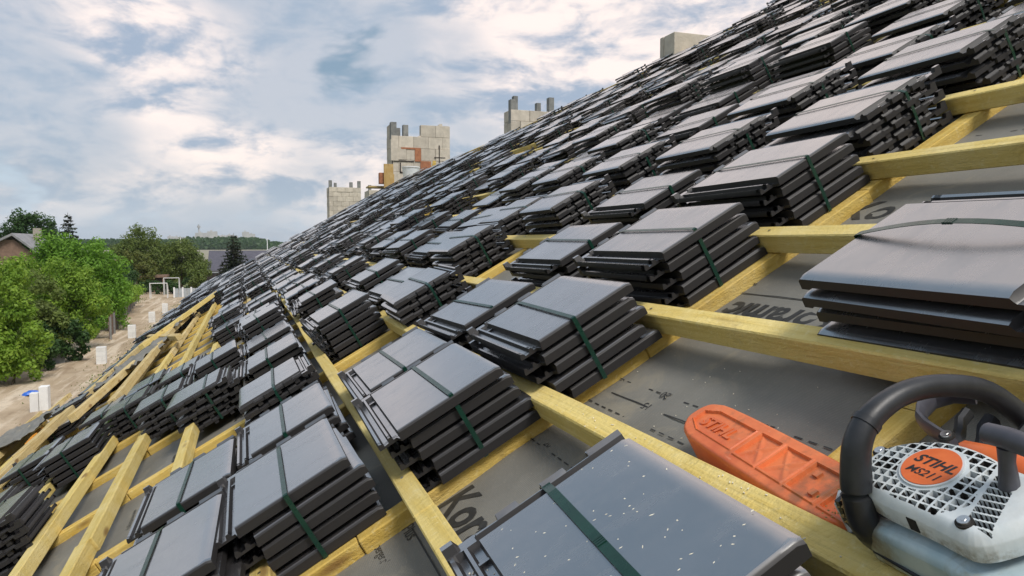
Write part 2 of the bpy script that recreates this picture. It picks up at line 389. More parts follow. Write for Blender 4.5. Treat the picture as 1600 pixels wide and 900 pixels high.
def tag(o, label=None, cat=None, group=None, kind=None):
    if label: o['label'] = label
    if cat: o['category'] = cat
    if group: o['group'] = group
    if kind: o['kind'] = kind
    return o
def empty(name, mw, label=None, cat=None, group=None, kind=None):
    o = bpy.data.objects.new(name, None); COL.objects.link(o); o.empty_display_size = .1
    o.matrix_world = mw if isinstance(mw, Matrix) else Matrix.Translation(mw)
    return tag(o, label, cat, group, kind)
def bev(o, w, seg=1):
    md = o.modifiers.new('bevel', 'BEVEL'); md.width = w; md.segments = seg; md.limit_method = 'ANGLE'; md.angle_limit = radians(35)
    return o

# ------------------------------------------------------------------ the roof frame: x up the slope, y along the eave, z off the roof
TH = radians(29.625); HR = 0.62
RM = Matrix(((cos(TH), 0, -sin(TH), HR * sin(TH)), (0, 1, 0, 0), (sin(TH), 0, cos(TH), CAM_H - HR * cos(TH)), (0, 0, 0, 1)))
def on_roof(v, y, z=0, rz=0, rx=0, ry=0):
    return RM @ Matrix.Translation((v, y, z)) @ Matrix.Rotation(rz, 4, 'Z') @ Matrix.Rotation(ry, 4, 'Y') @ Matrix.Rotation(rx, 4, 'X')
def to_px(v, y, z):
    q = Mc.inverted() @ (RM @ Vector((v, y, z)))
    return (800 + F_PX * q.x / -q.z, 450 - F_PX * q.y / -q.z, -q.z)
def mem_z(v, y):
    dn = min(abs(y - c) for c in CB)
    return -.034 - .007 * min(1, dn / .3) + .006 * mnoise.noise(Vector((v * 2.3, y * 2.1, 0))) + .0042 * mnoise.noise(Vector((v * 7, y * 9, 3))) + .0022 * abs(mnoise.noise(Vector((v * 16, y * 5, 6))))
def ridge_v(y):
    pts = [(-5, 7.6), (7.2, 7.2), (8.6, 6.6), (9.6, 5.9), (11, 5.1), (20, 4.8), (62, 4.2)]
    for (a, va), (b, vb) in zip(pts, pts[1:]):
        if y <= b: return va + (vb - va) * (y - a) / (b - a)
    return pts[-1][1]
Y0, Y1 = -1.2, 30.0
def yend(v):
    return 24.0 + max(0.0, min(6.0, -v * 3.0))
def eave_v(y):
    return -3.12 if y < 8.2 else (-3.12 + .50 * min(1, (y - 8.2) / 1.2))
EAVE = -2.62
BATT = [.018 - .0, .350, .697, 1.068, 1.448, 1.846]
while BATT[-1] < 7.0: BATT.append(BATT[-1] + .400)
LOW = [-.315, -.612, -.905, -1.168, -1.45, -1.74, -2.03, -2.32, -2.61, -2.90, -3.19]
CB = [.765, 1.50, 2.52, 3.20, 3.86]
while CB[-1] < 29: CB.append(CB[-1] + .66)
CB = [-1.0, -.2] + CB

# ground first
def ground():
    mb = MB(); mb.v = [(-3500, -600, 0), (3500, -600, 0), (3500, 5000, 0), (-3500, 5000, 0)]; mb.f = [(0, 1, 2, 3)]
    tag(mb.build('ground', M['grass'], fix=False), kind='structure')
    # dirt track beside the building, uneven
    mb = MB(); nx, ny = 40, 240; xs = [-15.5 + 12.6 * i / nx for i in range(nx + 1)]
    for j in range(ny + 1):
        y = 5 + 118 * j / ny
        for i, x in enumerate(xs):
            hgt = .03 + .05 * mnoise.noise(Vector((x * .7, y * .35, 1))) + .035 * mnoise.noise(Vector((x * 2.3, y * 1.7, 4)))
            rut = .05 * (exp(-((x + 10.6 - .3 * sin(y * .1)) / .35) ** 2) + exp(-((x + 9.0 - .3 * sin(y * .1)) / .35) ** 2))
            z = max(.004, hgt + .05 - rut)
            if i == 0 or i == nx: z = -.01
            mb.v.append((x + (.35 * mnoise.noise(Vector((3, y * .4, 0))) if i == 0 else 0), y, z))
    for j in range(ny):
        for i in range(nx):
            a = j * (nx + 1) + i; mb.f.append((a, a + 1, a + nx + 2, a + nx + 1))
    tag(mb.build('dirt_road', M['dirt'], smooth=True, fix=False), kind='structure')
    mb = MB(); mb.v = [(-14, 110, .012), (20, 110, .012), (20, 122, .012), (-14, 122, .012)]; mb.f = [(0, 1, 2, 3)]
    tag(mb.build('forecourt', M['dirt'], fix=False), kind='structure')
    mb = MB(); mb.v = [(-500, 300, .02), (600, 300, .02), (600, 900, .3), (-500, 900, .3)]; mb.f = [(0, 1, 2, 3)]
    tag(mb.build('field', M['field'], fix=False), kind='structure')
    # rubble strip along the hedge
    mb = MB()
    for _ in range(1500):
        y = random.uniform(26, 100); x = -12.6 - (y - 30) * .02 + random.gauss(0, .5); r = random.uniform(.03, .10)
        m = Matrix.Translation((x, y, .08 + r * .3)) @ Matrix.Rotation(random.uniform(0, 6), 4, Vector((random.random(), random.random(), 1)).normalized())
        mb.box(-r, -r * random.uniform(.5, 1), -r * .5, r, r, r * .5, m)
    tag(mb.build('rubble', M['stone'], fix=False), kind='stuff')
    mb = MB(); r = random.Random(44)
    for _ in range(9000):
        y = r.uniform(24, 104); side = r.random()
        x = (-13.2 + r.gauss(0, .7)) if side < .7 else (-7.4 + r.gauss(0, .35)) if side < .9 else r.uniform(-12.5, -7)
        if side >= .9 and mnoise.noise(Vector((x * .8, y * .4, 2))) < .15: continue
        h = r.uniform(.05, .22) * (.5 if side >= .7 else 1); a = r.uniform(0, 3.14); w = r.uniform(.02, .06)
        o = len(mb.v); z = .05; mb.v += [(x - w * cos(a), y - w * sin(a), z), (x + w * cos(a), y + w * sin(a), z), (x + r.uniform(-.05, .05), y + r.uniform(-.05, .05), z + h)]; mb.f.append((o, o + 1, o + 2))
    tag(mb.build('verge_grass', M['leaf_olive'], fix=False), kind='stuff')
ground()

# ------------------------------------------------------------------ the roof itself
def roof():
    root = empty('unfinished_roof', RM, 'long tile roof under construction, grey membrane and yellow battens, carrying all the tile stacks', 'roof')
    # membrane sagging between counter battens
    mb = MB(); ys = []; y = Y0
    while y < 12: ys.append(y); y += .11
    while y < Y1: ys.append(y); y += .66
    ys.append(Y1)
    nv = 110
    for y in ys:
        vr = ridge_v(y)
        for i in range(nv + 1):
            v = eave_v(y) + (vr - eave_v(y)) * i / nv
            mb.v.append((v, min(y, yend(v)), mem_z(v, y)))
    for j in range(len(ys) - 1):
        for i in range(nv):
            a = j * (nv + 1) + i; mb.f.append((a, a + 1, a + nv + 2, a + nv + 1))
    mem = mb.build('membrane', M['membrane'], root, smooth=True, fix=False)
    # overlap edges of the membrane strips
    for v in (-1.95, -.78, .80, 2.2, 3.7):
        mb = MB(); yy = Y0
        prev = None
        while yy < 20:
            z = mem_z(v, yy) + .001
            cur = (yy, z)
            if prev and v < ridge_v(yy):
                (a, za), (b, zb) = prev, cur
                o = len(mb.v); mb.v += [(v, a, za - .001), (v, b, zb - .001), (v, b, zb + .0035), (v, a, za + .0035), (v + .05, a, za - .004), (v + .05, b, zb - .004)]
                mb.f += [(o, o + 1, o + 2, o + 3), (o + 3, o + 2, o + 5, o + 4)]
            prev = cur; yy += .2
        if mb.v: mb.build('membrane_overlap', M['membrane'], root, fix=False)
    # counter battens up the slope
    for c in CB:
        vr = ridge_v(c) - .02
        mb = MB(); w = .026
        top = 0 if c < 40 else 0
        segs = 14 if c < 8 else 4
        for k in range(segs):
            ev = eave_v(c); a = ev + (vr - ev) * k / segs; b = ev + (vr - ev) * (k + 1) / segs
            if c > yend(b): continue
            wob = .004 * sin(k * 2.1 + c)
            mb.box(a + .001, c - w + wob, -.045, b - .001, c + w + wob, -.0015)
        o = mb.build('counter_batten', M['wood_x'], root)
        if c < 8: bev(o, .0025)
    # battens along the eave direction, in lengths
    for v in BATT + LOW:
        y = Y0 + random.uniform(0, .1); far = 0
        if abs(v - BATT[0]) < .01: cuts = [Y0, 1.30, 4.4, 9]
        elif abs(v - BATT[1]) < .01: cuts = [Y0, 1.84, 6.2, 10.4]
        else: cuts = [Y0, random.uniform(2, 4.5), random.uniform(6.5, 8.8), random.uniform(11, 13)]
        while cuts[-1] < Y1: cuts.append(cuts[-1] + (4.6 if cuts[-1] < 24 else 14))
        for a, b in zip(cuts, cuts[1:]):
            b = min(b, yend(v) + random.uniform(-.1, .15))
            if v > ridge_v((a + b) / 2) - .05 or b - a < .3: continue
            if v < -2.58:
                if a > 8: continue
                b = min(b, 8.6)
            if -1.9 < v < -1.3 and a < 13 and b > 5.6 and v != -1.45: continue
            w = .0225 + random.uniform(-.001, .002); t = .05 + random.uniform(-.002, .002); dv = random.uniform(-.004, .004)
            if v in BATT[1:5]: dv = 0
            mb = MB(); n = max(1, int((b - a) / .5)) if a < 10 else 2
            for k in range(n):
                pass
            # one bar with slight bow
            pts = []
            for k in range(n + 1):
                yy = a + (b - a) * k / n; bow = .003 * sin(k * 1.3 + v * 5)
                o = len(mb.v)
                mb.v += [(v + dv + bow - w, yy, 0), (v + dv + bow + w, yy, 0), (v + dv + bow + w, yy, t), (v + dv + bow - w, yy, t)]
                if k:
                    p = o - 4
                    mb.f += [(p, p + 1, o + 1, o), (p + 1, p + 2, o + 2, o + 1), (p + 2, p + 3, o + 3, o + 2), (p + 3, p, o, o + 3)]
            mb.f += [(0, 1, 2, 3), tuple(len(mb.v) - 4 + i for i in (3, 2, 1, 0))]
            o = mb.build('batten', M['wood'] if (a < 5 or random.random() < .8) else M['wood_pale'], root)
            if a < 10: bev(o, .003)
    nail = None
    for v in BATT[:8] + LOW[:5]:
        for c in CB[2:6]:
            if nail is None:
                mb = MB(); mb.cyl((0, 0, 0), .0036, .0012, 10); nail = mb.mesh('nail_head', M['steel'])
            link('nail_head', nail, root, Matrix.Translation((v + random.uniform(-.006, .006), c + random.uniform(-.008, .008), .0505)))
    # ridge: capping board and the far slope
    for (a, b) in ((-1.2, 7.2), (7.2, 9.6), (9.6, 14), (14, 20), (20, 24)):
        va, vb = ridge_v(a), ridge_v(b)
        L = sqrt((b - a) ** 2 + (vb - va) ** 2); m = Matrix.Translation((va, a, 0)) @ Matrix.Rotation(-atan2(vb - va, b - a), 4, 'Z')
        mb = MB(); mb.box(-.06, 0, .01, .0, L, .10, m)
        mb.build('ridge_board', M['wood_pale'], root)
    mb = MB()
    ys2 = [Y0, 7.2, 8.6, 9.6, 11, 20, 24]
    for y in ys2:
        v = ridge_v(y); o = len(mb.v)
        c2, s2 = cos(2 * TH), sin(2 * TH)
        mb.v += [(v, y, -.04), (v + 6 * c2, y, -.04 - 6 * s2)]
        if o: mb.f.append((o - 2, o - 1, o + 1, o))
    mb.build('rear_slope', M['membrane'], root, fix=False)
    # eave: fascia and outer wall standing below it
    IR = RM.inverted()
    ex = RM @ Vector((EAVE, 0, 0))
    mb = MB(); mb.box(ex.x + .02, Y0, ex.z - .26, ex.x + .06, Y1, ex.z - .05, IR); mb.build('fascia_board', M['osb'], root)
    mb = MB(); mb.box(ex.x + .5, Y0, -.1, ex.x + .8, Y1, ex.z + .12, IR); mb.build('outer_wall', M['aac'], root)
    mb = MB(); mb.box(ex.x + .8, 23.4, -.1, 9, 23.7, ex.z + .3, IR); mb.build('gable_wall', M['aac'], root)
    # doubled lengths of batten right at the eave
    for v, a, b in ((-3.08, 3, 8.5), (-3.0, 3.3, 8.9), (-2.78, 4.2, 9.2), (-2.55, 5.3, 9.6)):
        mb = MB(); mb.box(v - .02, a, .052, v + .02, b, .098); mb.build('batten', M['wood_pale'], root)
    # print on the membrane
    def text(body, v, y, size, ang, z=-.026, shear=.0, bold=0.0, sx=1.0, mat='ink', parent=mem, name='print', ex=0):
        cu = bpy.data.curves.new('t', 'FONT'); cu.body = body; cu.size = size; cu.shear = shear; cu.offset = bold; cu.extrude = ex; cu.align_x = 'LEFT'; cu.resolution_u = 3
        ob = bpy.data.objects.new('t', cu); COL.objects.link(ob)
        dg = bpy.context.evaluated_depsgraph_get(); me = bpy.data.meshes.new_from_object(ob.evaluated_get(dg))
        bpy.data.objects.remove(ob)
        me.materials.clear(); me.materials.append(M[mat])
        mw = Matrix.Translation((v, y, z)) @ Matrix.Rotation(ang, 4, 'Z') @ Matrix.Diagonal((sx, 1, 1, 1))
        if parent is mem:          # the print follows the sagging sheet
            for q in me.vertices: q.co = mw @ q.co; q.co.z = mem_z(q.co.x, q.co.y) + .0013
            mw = Matrix()
        return link(name, me, parent, mw)
    R_, U_ = -pi / 2, pi / 2      # reading toward the camera / away from it
    roof.text = text
    text('www.wienerberger.pl', -.105, 1.60, .030, R_, sx=.8)
    text('Plus', -.04, 1.475, .04, R_)
    text('A', .045, 1.585, .11, R_, shear=.2, bold=.003); text('Koramic', .045, 1.475, .12, R_, shear=.15, bold=.003)
    text('20', .295, 1.42, .028, R_)
    text('20', .545, 1.265, .028, U_); text('15', .502, 1.275, .028, U_); text('10', .457, 1.26, .028, U_)
    text('20', .552, .965, .028, U_)
    text('Koramic', .875, 1.10, .10, U_, shear=.15, bold=.003)
    text('wienerberger', .958, 1.46, .024, U_, sx=.8)
    text('Koramic', 1.275, 1.52, .13, R_, shear=.15, bold=.003)
    text('Koramic', 1.52, 1.24, .04, R_); text('10', 1.66, 1.12, .028, R_); text('20', 1.70, 1.05, .028, R_)
    for (v, y) in ((-.80, 2.5), (-.75, 3.6), (-1.05, 2.9), (-1.02, 3.9), (-.50, 2.75), (-1.3, 3.4), (-1.1, 5.8), (-1.7, 6.6), (-.45, 3.75), (.12, 2.72), (-.1, 3.0)):
        text('Koramic', v, y, .085, R_, shear=.15, bold=.002, sx=.9)
    for (v, y) in ((-.85, 3.0), (-1.12, 3.4), (-.55, 2.6)): text('www.wienerberger.pl', v, y, .028, R_, sx=.8)
    def dashes(v, a, b, dash, gap, w):
        mb = MB(); y = a
        while y > b:
            e = max(y - dash, b); mb.v += [(p_, q_, mem_z(p_, q_) + .0013) for p_, q_ in ((v - w, y), (v + w, y), (v + w, e), (v - w, e))]
            o = len(mb.v) - 4; mb.f.append((o, o + 1, o + 2, o + 3)); y -= dash + gap
        mb.build('print', M['ink'], mem, fix=False)
    for (v, a, b) in ((.537, 1.47, 1.275), (.537, 1.215, .98), (.545, .915, .79), (.447, 1.47, 1.27), (.447, 1.205, 1.09), (.29, 1.47, 1.425), (.29, 1.36, 1.1), (1.655, 1.44, .9), (1.73, 1.44, .9), (-.68, 3.1, 2.4), (-1.02, 3.4, 2.4)):
        dashes(v, a, b, .018, .013, .0014)
    for (v, a, b) in ((.492, 1.44, 1.285), (.492, 1.225, 1.05), (-.02, 1.45, .95), (.912, 1.47, .98), (-.44, 3.1, 2.6)):
        while a > b: dashes(v, a, max(a - .06, b), 9, .01, .0018); a -= .06
    return root, text
ROOF, text_mesh = roof()

# loose timbers and torn membrane in the open bay low on the roof
def open_bay():
    g = 'loose timbers lying over the open lower bay'
    items = [(-1.72, 6.2, .11, -.09, 6.0, 'longest pale loose timber running diagonally over the open lower bay'),
             (-1.30, 5.6, .11, .01, 7.0, 'loose yellow timber lying nearest the tile stacks in the open lower bay'),
             (-1.95, 5.6, .11, -.03, 5.5, 'loose pale timber beside the torn membrane in the open lower bay'),
             (-1.05, 8.2, .12, .22, 3.6, 'short loose timber at the upper edge of the open lower bay'),
             (-1.9, 4.9, .10, .05, 2.9, 'pair-end loose timber below the greenish tile stack'),
             (-1.6, 9.4, .16, -.22, 3.6, 'loose timber crossing over the others at far end of open bay')]
    for v, y, z, rz, L, lab in items:
        mb = MB(); mb.box(-.03, 0, -.03, .03, L, .03)
        o = mb.build('loose_timber', M['wood_pale'] if random.random() < .5 else M['wood']); o.matrix_world = on_roof(v, y, z, rz); tag(o, lab, 'timber', g)
        bev(o, .003)
    for i, (v, y, s, lab) in enumerate([(-1.62, 8.4, .62, 'crumpled dark membrane sheet thrown over timbers in open bay'), (-1.45, 10.8, .42, 'small curled scrap of dark membrane farther up the open bay'), (-2.5, 7.6, .55, 'torn dark membrane strip hanging by the eave edge')]):
        mb = MB(); n = 26
        for a in range(n + 1):
            for b in range(n + 1):
                x = (a / n - .5) * .95 * s; yy = (b / n - .5) * 2.2 * s
                z = .10 + .09 * mnoise.noise(Vector((x * 3, yy * 1.8, i * 5))) + .05 * abs(mnoise.noise(Vector((x * 9, yy * 7, i)))) + .02 * mnoise.noise(Vector((x * 26, yy * 20, i)))
                mb.v.append((x + .12 * mnoise.noise(Vector((yy * 3, 0, i))), yy + .15 * mnoise.noise(Vector((x * 4, 5, i))), z))
        for a in range(n):
            for b in range(n):
                k = a * (n + 1) + b; mb.f.append((k, k + 1, k + n + 2, k + n + 1))
        o = mb.build('membrane_sheet', M['membrane'], smooth=True, fix=False); o.matrix_world = on_roof(v, y, 0, random.uniform(-.3, .3)); tag(o, lab, 'sheet')
        sm = o.modifiers.new('thick', 'SOLIDIFY'); sm.thickness = .003
    mb = MB()
    for k in range(7): mb.box(-.012, k * .3, -.25, .012, k * .3 + .296, .0)
    o = mb.build('boarding', M['osb']); o.matrix_world = on_roof(-2.12, 5.2, .02, .12); tag(o, 'rust-orange edge boarding showing below the torn membrane near left edge', 'board')
    mb = MB()
    for k in range(26): mb.box(-.02, k * .03, -.02, .02, k * .03 + .027, .02 + .012 * (k % 3))
    o = mb.build('foam_bead', M['foam']); o.matrix_world = on_roof(-2.2, 6.6, .04, .12); tag(o, 'bright orange bead of foam along the torn membrane edge', 'foam')
open_bay()

# ------------------------------------------------------------------ roof tiles and their bundles
TW, TL = .298, .405
def tile_mesh(level):
    if level == 0:
        xs = [0, .003, .009, .013, .018, .023, .026, .031, .035, .042, .047, .050, .085, .087, .12, .122, .16, .162, .20, .202, .24, .242, .27, .288, .294, .298]
        ys = [0, .002, .006, .012, .018, .022, .20, .365, .369, .373, .379, .384, .388, .393, .397, .401, .405]
    elif level == 1:
        xs = [0, .010, .014, .026, .034, .046, .050, .12, .122, .20, .202, .27, .294, .298]
        ys = [0, .003, .018, .022, .368, .373, .388, .392, .405]
    else:
        xs = [0, .044, .05, .294, .298]; ys = [0, .018, .37, .375, .405]
    BR = (.086, .121, .161, .201, .241) if level == 0 else (.121, .201)
    def chan(x):
        P = [(0, .007), (.003, .015), (.009, .013), (.013, .006), (.023, .007), (.026, .016), (.031, .016), (.035, .008), (.046, .008)]
        for (a, za), (b, zb) in zip(P, P[1:]):
            if x <= b: return za + (zb - za) * (x - a) / (b - a)
        return .008
    def top(x, y):
        if x < .048 and not (level == 2): 
            z = chan(x)
            if y > .38: z = max(z, .016) + (.012 if y > .39 and x < .02 else 0)
            return z
        if level == 2 and x < .046: z = .011
        else:
            z = .0245
            if x > .288: z -= .004 * (x - .288) / .010
        if y < .006: z -= .005 * (1 - y / .006) ** 2
        if y > .366 and x >= .046:
            if y < .371: z = .016
            elif y < .386: z = .013 if level < 2 else .016
            elif y < .390: z = .021
            elif y < .395: z = .021
            else: z = .015
            k = sum(x > b_ for b_ in BR) % 2
            if y >= .39: z += .0055 * k
        return z
    def bot(x, y):
        if y < .0185: return .0012
        if x > .286: return .005
        if y > .40 and x > .05: return .006
        if x < .048: return .002
        return .012
    def ystep(x, y):
        if y > .39 and x > .05:
            k = sum(x > b_ for b_ in BR) % 2
            return y + .006 * k - .003
        if y < .02 and x < .047: return y + .018
        return y
    mb = MB(); nx, ny = len(xs), len(ys)
    for x in xs:
        for y in ys: mb.v.append((x - TW / 2, ystep(x, y), top(x, y)))
    for x in xs:
        for y in ys: mb.v.append((x - TW / 2, ystep(x, y), bot(x, y)))
    o = nx * ny
    for i in range(nx - 1):
        for j in range(ny - 1):
            a = i * ny + j; mb.f.append((a, a + ny, a + ny + 1, a + 1)); mb.f.append((o + a, o + a + 1, o + a + ny + 1, o + a + ny))
    for i in range(nx - 1):
        a = i * ny; mb.f.append((a, o + a, o + a + ny, a + ny)); a = i * ny + ny - 1; mb.f.append((a, a + ny, o + a + ny, o + a))
    for j in range(ny - 1):
        a = j; mb.f.append((a, a + 1, o + a + 1, o + a)); a = (nx - 1) * ny + j; mb.f.append((a, o + a, o + a + 1, a + 1))
    if level < 2:
        for x in (-.075, .0, .075): mb.box(x - .009, .382, -.007, x + .009, .398, .010)
        mb.box(-.12, .33, -.001, .12, .336, .013) if level == 0 else None
    return mb
TM = [tile_mesh(0).mesh('roof_tile', M['tile'], smooth=28, fix=False), tile_mesh(1).mesh('roof_tile', M['tile'], smooth=28, fix=False)]
PITCH = .0325
def strap_mesh(n, buckle=True, slack=0.0):
    H = (n - 1) * PITCH + .0258; w = .0068 if buckle else .005; t = .0010; mb = MB()
    path = [(-.003, .0), (-.004, H * .5), (-.002, H), (.004, H + .0015)]
    for k in range(1, 12): path.append((.004 + (TL - .03) * k / 12, H + .0015 + slack * sin(pi * k / 12)))
    path += [(TL - .018, H - .004), (TL + .002, H - .013), (TL + .005, H * .5), (TL + .003, -.001)]
    for (a, za), (b, zb) in zip(path, path[1:]):
        d = Vector((0, b - a, zb - za)); nn = Vector((0, -(zb - za), b - a)).normalized() * t
        o = len(mb.v)
        for (yy, zz) in ((a, za), (b, zb)):
            for x in (-w, w):
                for s in (0, 1): mb.v.append((x, yy + nn.y * s, zz + nn.z * s))
        mb.f += [(o, o + 2, o + 6, o + 4), (o + 1, o + 5, o + 7, o + 3), (o, o + 4, o + 5, o + 1), (o + 2, o + 3, o + 7, o + 6)]
    if buckle:
        by = .175
        for k in range(4): mb.box(-.0065, by + k * .0045, H + .001 + slack * .93, .0065, by + k * .0045 + .0034, H + .0034 + slack)
    return mb.mesh('strap', M['strap'], fix=False)
STR = {}
GROUP = 'banded stacks of dark roof tiles laid out over the roof'
def stack_offsets(n, seed):
    r = random.Random(seed); out = []; lean = r.choice((0, .5, 1, 1.5))
    for k in range(n):
        if r.random() < .10: out.append((r.choice((-1, 1)) * r.uniform(.012, .022), r.uniform(-.006, .010), r.gauss(0, .03), k * PITCH)); continue
        out.append((r.gauss(0, .005) + .004 * (n / 2 - k) * lean, r.gauss(0, .005), r.gauss(0, .012), k * PITCH + r.uniform(-.001, .001)))
    return out
def bundle(v, y, typ, n, label, level=0, rz=0, slack=0.0, seed=None, tilt=0.0, shape=None):
    """v = middle of the stack up the slope, y = its end nearest the camera"""
    seed = seed if seed is not None else random.randint(0, 10 ** 6)
    if typ == 'B': m = on_roof(v, y + TL, 0, pi + rz)
    else: m = on_roof(v, y, 0, rz)
    m = m @ Matrix.Rotation(tilt, 4, 'Y')
    root = empty('tile_bundle', m, label, 'tile stack', GROUP)
    for (dx, dy, a, z) in stack_offsets(n, seed):
        o = bpy.data.objects.new('roof_tile', TM[level]); COL.objects.link(o); o.parent = root
        o.matrix_local = Matrix.Translation((dx, dy, z)) @ Matrix.Rotation(a, 4, 'Z')
    wide = (typ == 'A' and v > 0 and y < .6) or slack > 0; key = (n, slack, wide)
    if key not in STR: STR[key] = strap_mesh(n, wide, slack)
    s = bpy.data.objects.new('strap', STR[key]); COL.objects.link(s); s.parent = root
    s.matrix_local = Matrix.Translation((random.uniform(-.012, .012), 0, 0)) @ Matrix.Rotation(random.uniform(-.03, .03), 4, 'Z')
    return root
ORD = ['nearest', 'second', 'third', 'fourth', 'fifth', 'sixth', 'seventh', 'eighth', 'ninth', 'tenth']
NUM = ['no', 'one', 'two', 'three', 'four', 'five', 'six', 'seven', 'eight', 'nine', 'ten', 'eleven', 'twelve', 'thirteen', 'fourteen', 'fifteen', 'sixteen', 'seventeen', 'eighteen', 'nineteen', 'twenty']
def ordinal(i):
    base = ['nearest', 'second', 'third', 'fourth', 'fifth', 'sixth', 'seventh', 'eighth', 'ninth', 'tenth', 'eleventh', 'twelfth', 'thirteenth', 'fourteenth', 'fifteenth', 'sixteenth', 'seventeenth', 'eighteenth', 'nineteenth']
    if i < 19: return base[i]
    n = i + 1; tens = {2: 'twent', 3: 'thirt', 4: 'fort', 5: 'fift'}[n // 10]
    return tens + 'ieth' if n % 10 == 0 else tens + 'y-' + (['first'] + base[1:9])[n % 10 - 1]
def row_center(k):
    if k >= 0:
        c = (BATT[k] + BATT[k + 1]) / 2 if k + 1 < len(BATT) else BATT[-1] + .2 + .4 * (k + 1 - len(BATT))
        return c - {0: .030, 1: .022}.get(k, 0)
    L = [BATT[0]] + LOW
    if k == -8: return -1.95
    return (L[-k - 1] + L[-k]) / 2 - (.035 if k in (-1, -2) else 0) if -k < len(L) else None
def bundles():
    specs = []   # (v, y, typ, n, row, rz, slack)
    hand = {
        0: [(.540, 'A', 5, -.043), (1.46, 'A', 5, -.015), (2.0, 'A', 4, .0), (3.25, 'A', 6, .03), (4.69, 'A', 5, 0), (5.5, 'B', 5, 0), (6.16, 'A', 5, 0)],
        1: [(1.44, 'A', 5, 0), (2.06, 'A', 4, .02), (2.80, 'B', 5, -.02), (3.43, 'A', 4, 0), (4.07, 'A', 5, 0)],
        2: [(.565, 'B', 5, -.02), (1.50, 'A', 5, .01), (2.12, 'A', 4, 0), (3.30, 'B', 5, .02), (3.95, 'A', 4, 0)],
        3: [(1.50, 'A', 5, .01), (2.17, 'A', 4, -.01), (2.83, 'B', 5, .01), (3.5, 'B', 4, 0)],
        4: [(1.54, 'B', 5, .0), (2.2, 'B', 5, .02), (2.86, 'B', 5, 0), (3.55, 'B', 5, 0)],
        5: [(1.52, 'B', 5, .02), (2.2, 'B', 5, -.01), (2.9, 'A', 4, 0)],
        -1: [(1.50, 'A', 5, .02), (2.10, 'A', 4, -.01), (2.80, 'B', 4, 0), (3.55, 'A', 4, 0), (4.25, 'A', 4, .02)],
        -2: [(1.44, 'A', 5, -.03), (2.06, 'A', 4, -.02), (3.50, 'B', 5, 0), (4.40, 'A', 5, .03)],
        -3: [(4.0, 'B', 5, .03), (5.0, 'B', 4, 0)],
        -4: [(4.55, 'B', 5, 0), (5.45, 'B', 4, 0)],
        -5: [(3.0, 'B', 6, -.03), (4.2, 'A', 5, .02), (5.2, 'B', 4, 0)],
        -6: [(3.6, 'B', 5, 0), (4.5, 'A', 5, 0)],
        -7: [(4.1, 'B', 5, .02)],
    }
    for k, lst in hand.items():
        for (y, t, n, rz) in lst: specs.append([row_center(k) + (.02 if (k == 0 and y > 1) else -.022 if (k == 0 and y < 1) else -.03 if (k == 2 and y < 1) else 0), y, t, n, k, rz, 0.0])
    for k in range(-8, 18):
        rc = row_center(k)
        if rc is None: continue
        y = max([s[1] for s in specs if s[4] == k] or [.55 if k < 6 else 1.55 if k < 9 else .4]) + random.uniform(.56, .66)
        if k >= 6: y = 1.52 + random.uniform(-.05, .05)
        if k <= -8: y = 6.4
        while y < yend(rc) - .5:
            ok = rc < ridge_v(y) - .19
            if -7 <= k <= -3 and 4.6 < y < 13.2 + k * .35: ok = False
            if k in (-2,) and 4.6 < y < 6.0: ok = False
            if random.random() < (.17 if k > 0 else .10) * (0 if (k > 4 and y < 4.5) else 1): ok = False
            if ok:
                t = 'B' if random.random() < (.72 if k >= 3 else .42) else 'A'
                specs.append([rc + random.gauss(0, .012), y, t, random.choice((3, 4, 4, 5, 5, 5, 6)), k, random.gauss(0, .03), 0.0])
            y += random.uniform(.56, .70)
    # rank by apparent size; those outside the frame are left out
    scored = []
    for s in specs:
        x, yy, d = to_px(s[0], s[1] + .2, .1)
        if d <= 0: continue
        if x < -160 / max(d, .5) or x > 1600 + 420 / max(d, .5) or yy < -260 / max(d, .4) or yy > 900 + 420 / max(d, .4): continue
        scored.append((d, s))
    scored.sort(key=lambda a: a[0])
    ind = scored[:298]; rest = scored[298:]
    # order within each row for the labels
    rows = {}
    for d, s in ind: rows.setdefault(s[4], []).append(s)
    order = {}
    for k, l in rows.items():
        l.sort(key=lambda s: s[1])
        for i, s in enumerate(l): order[id(s)] = i
    FIX = {(0, 0): 'large green-strapped tile stack in the foreground, sprinkled with pale sawdust, left of chainsaw',
           (2, 0): 'large tile stack at right edge with a loose bowed green strap, above the chainsaw',
           (-1, 0): 'tall fanned tile stack with a green strap, just left of the nearest batten',
           (-2, 0): 'tile stack cut off by the bottom edge, second row left of nearest batten'}
    for i, (d, s) in enumerate(ind):
        v, y, t, n, k, rz, sl = s; j = order[id(s)]
        if (k, j) in FIX: lab = FIX[(k, j)]
        else:
            if k == 1: where = 'in the row holding the chainsaw'
            elif k > 1: where = '%s row%s upslope of the chainsaw row' % (NUM[k - 1], '' if k == 2 else 's')
            else: where = '%s row%s downslope of the chainsaw row' % (NUM[1 - k], '' if k == 0 else 's')
            face = 'ribbed' if t == 'B' else 'smooth'
            lab = 'dark %s-ended tile stack, %s from camera, %s' % (face, ordinal(j), where)
        slack = 0.0
        if (k, j) == (2, 0): slack = .020
        b_ = bundle(v, y, t, n, lab, 0 if i < 70 else 1, rz, slack)
        if (k, j) == (0, 0): b_.scale = (.97, .95, 1)
    # the rest: one mass of small stacks
    lo = tile_mesh(2); mb = MB()
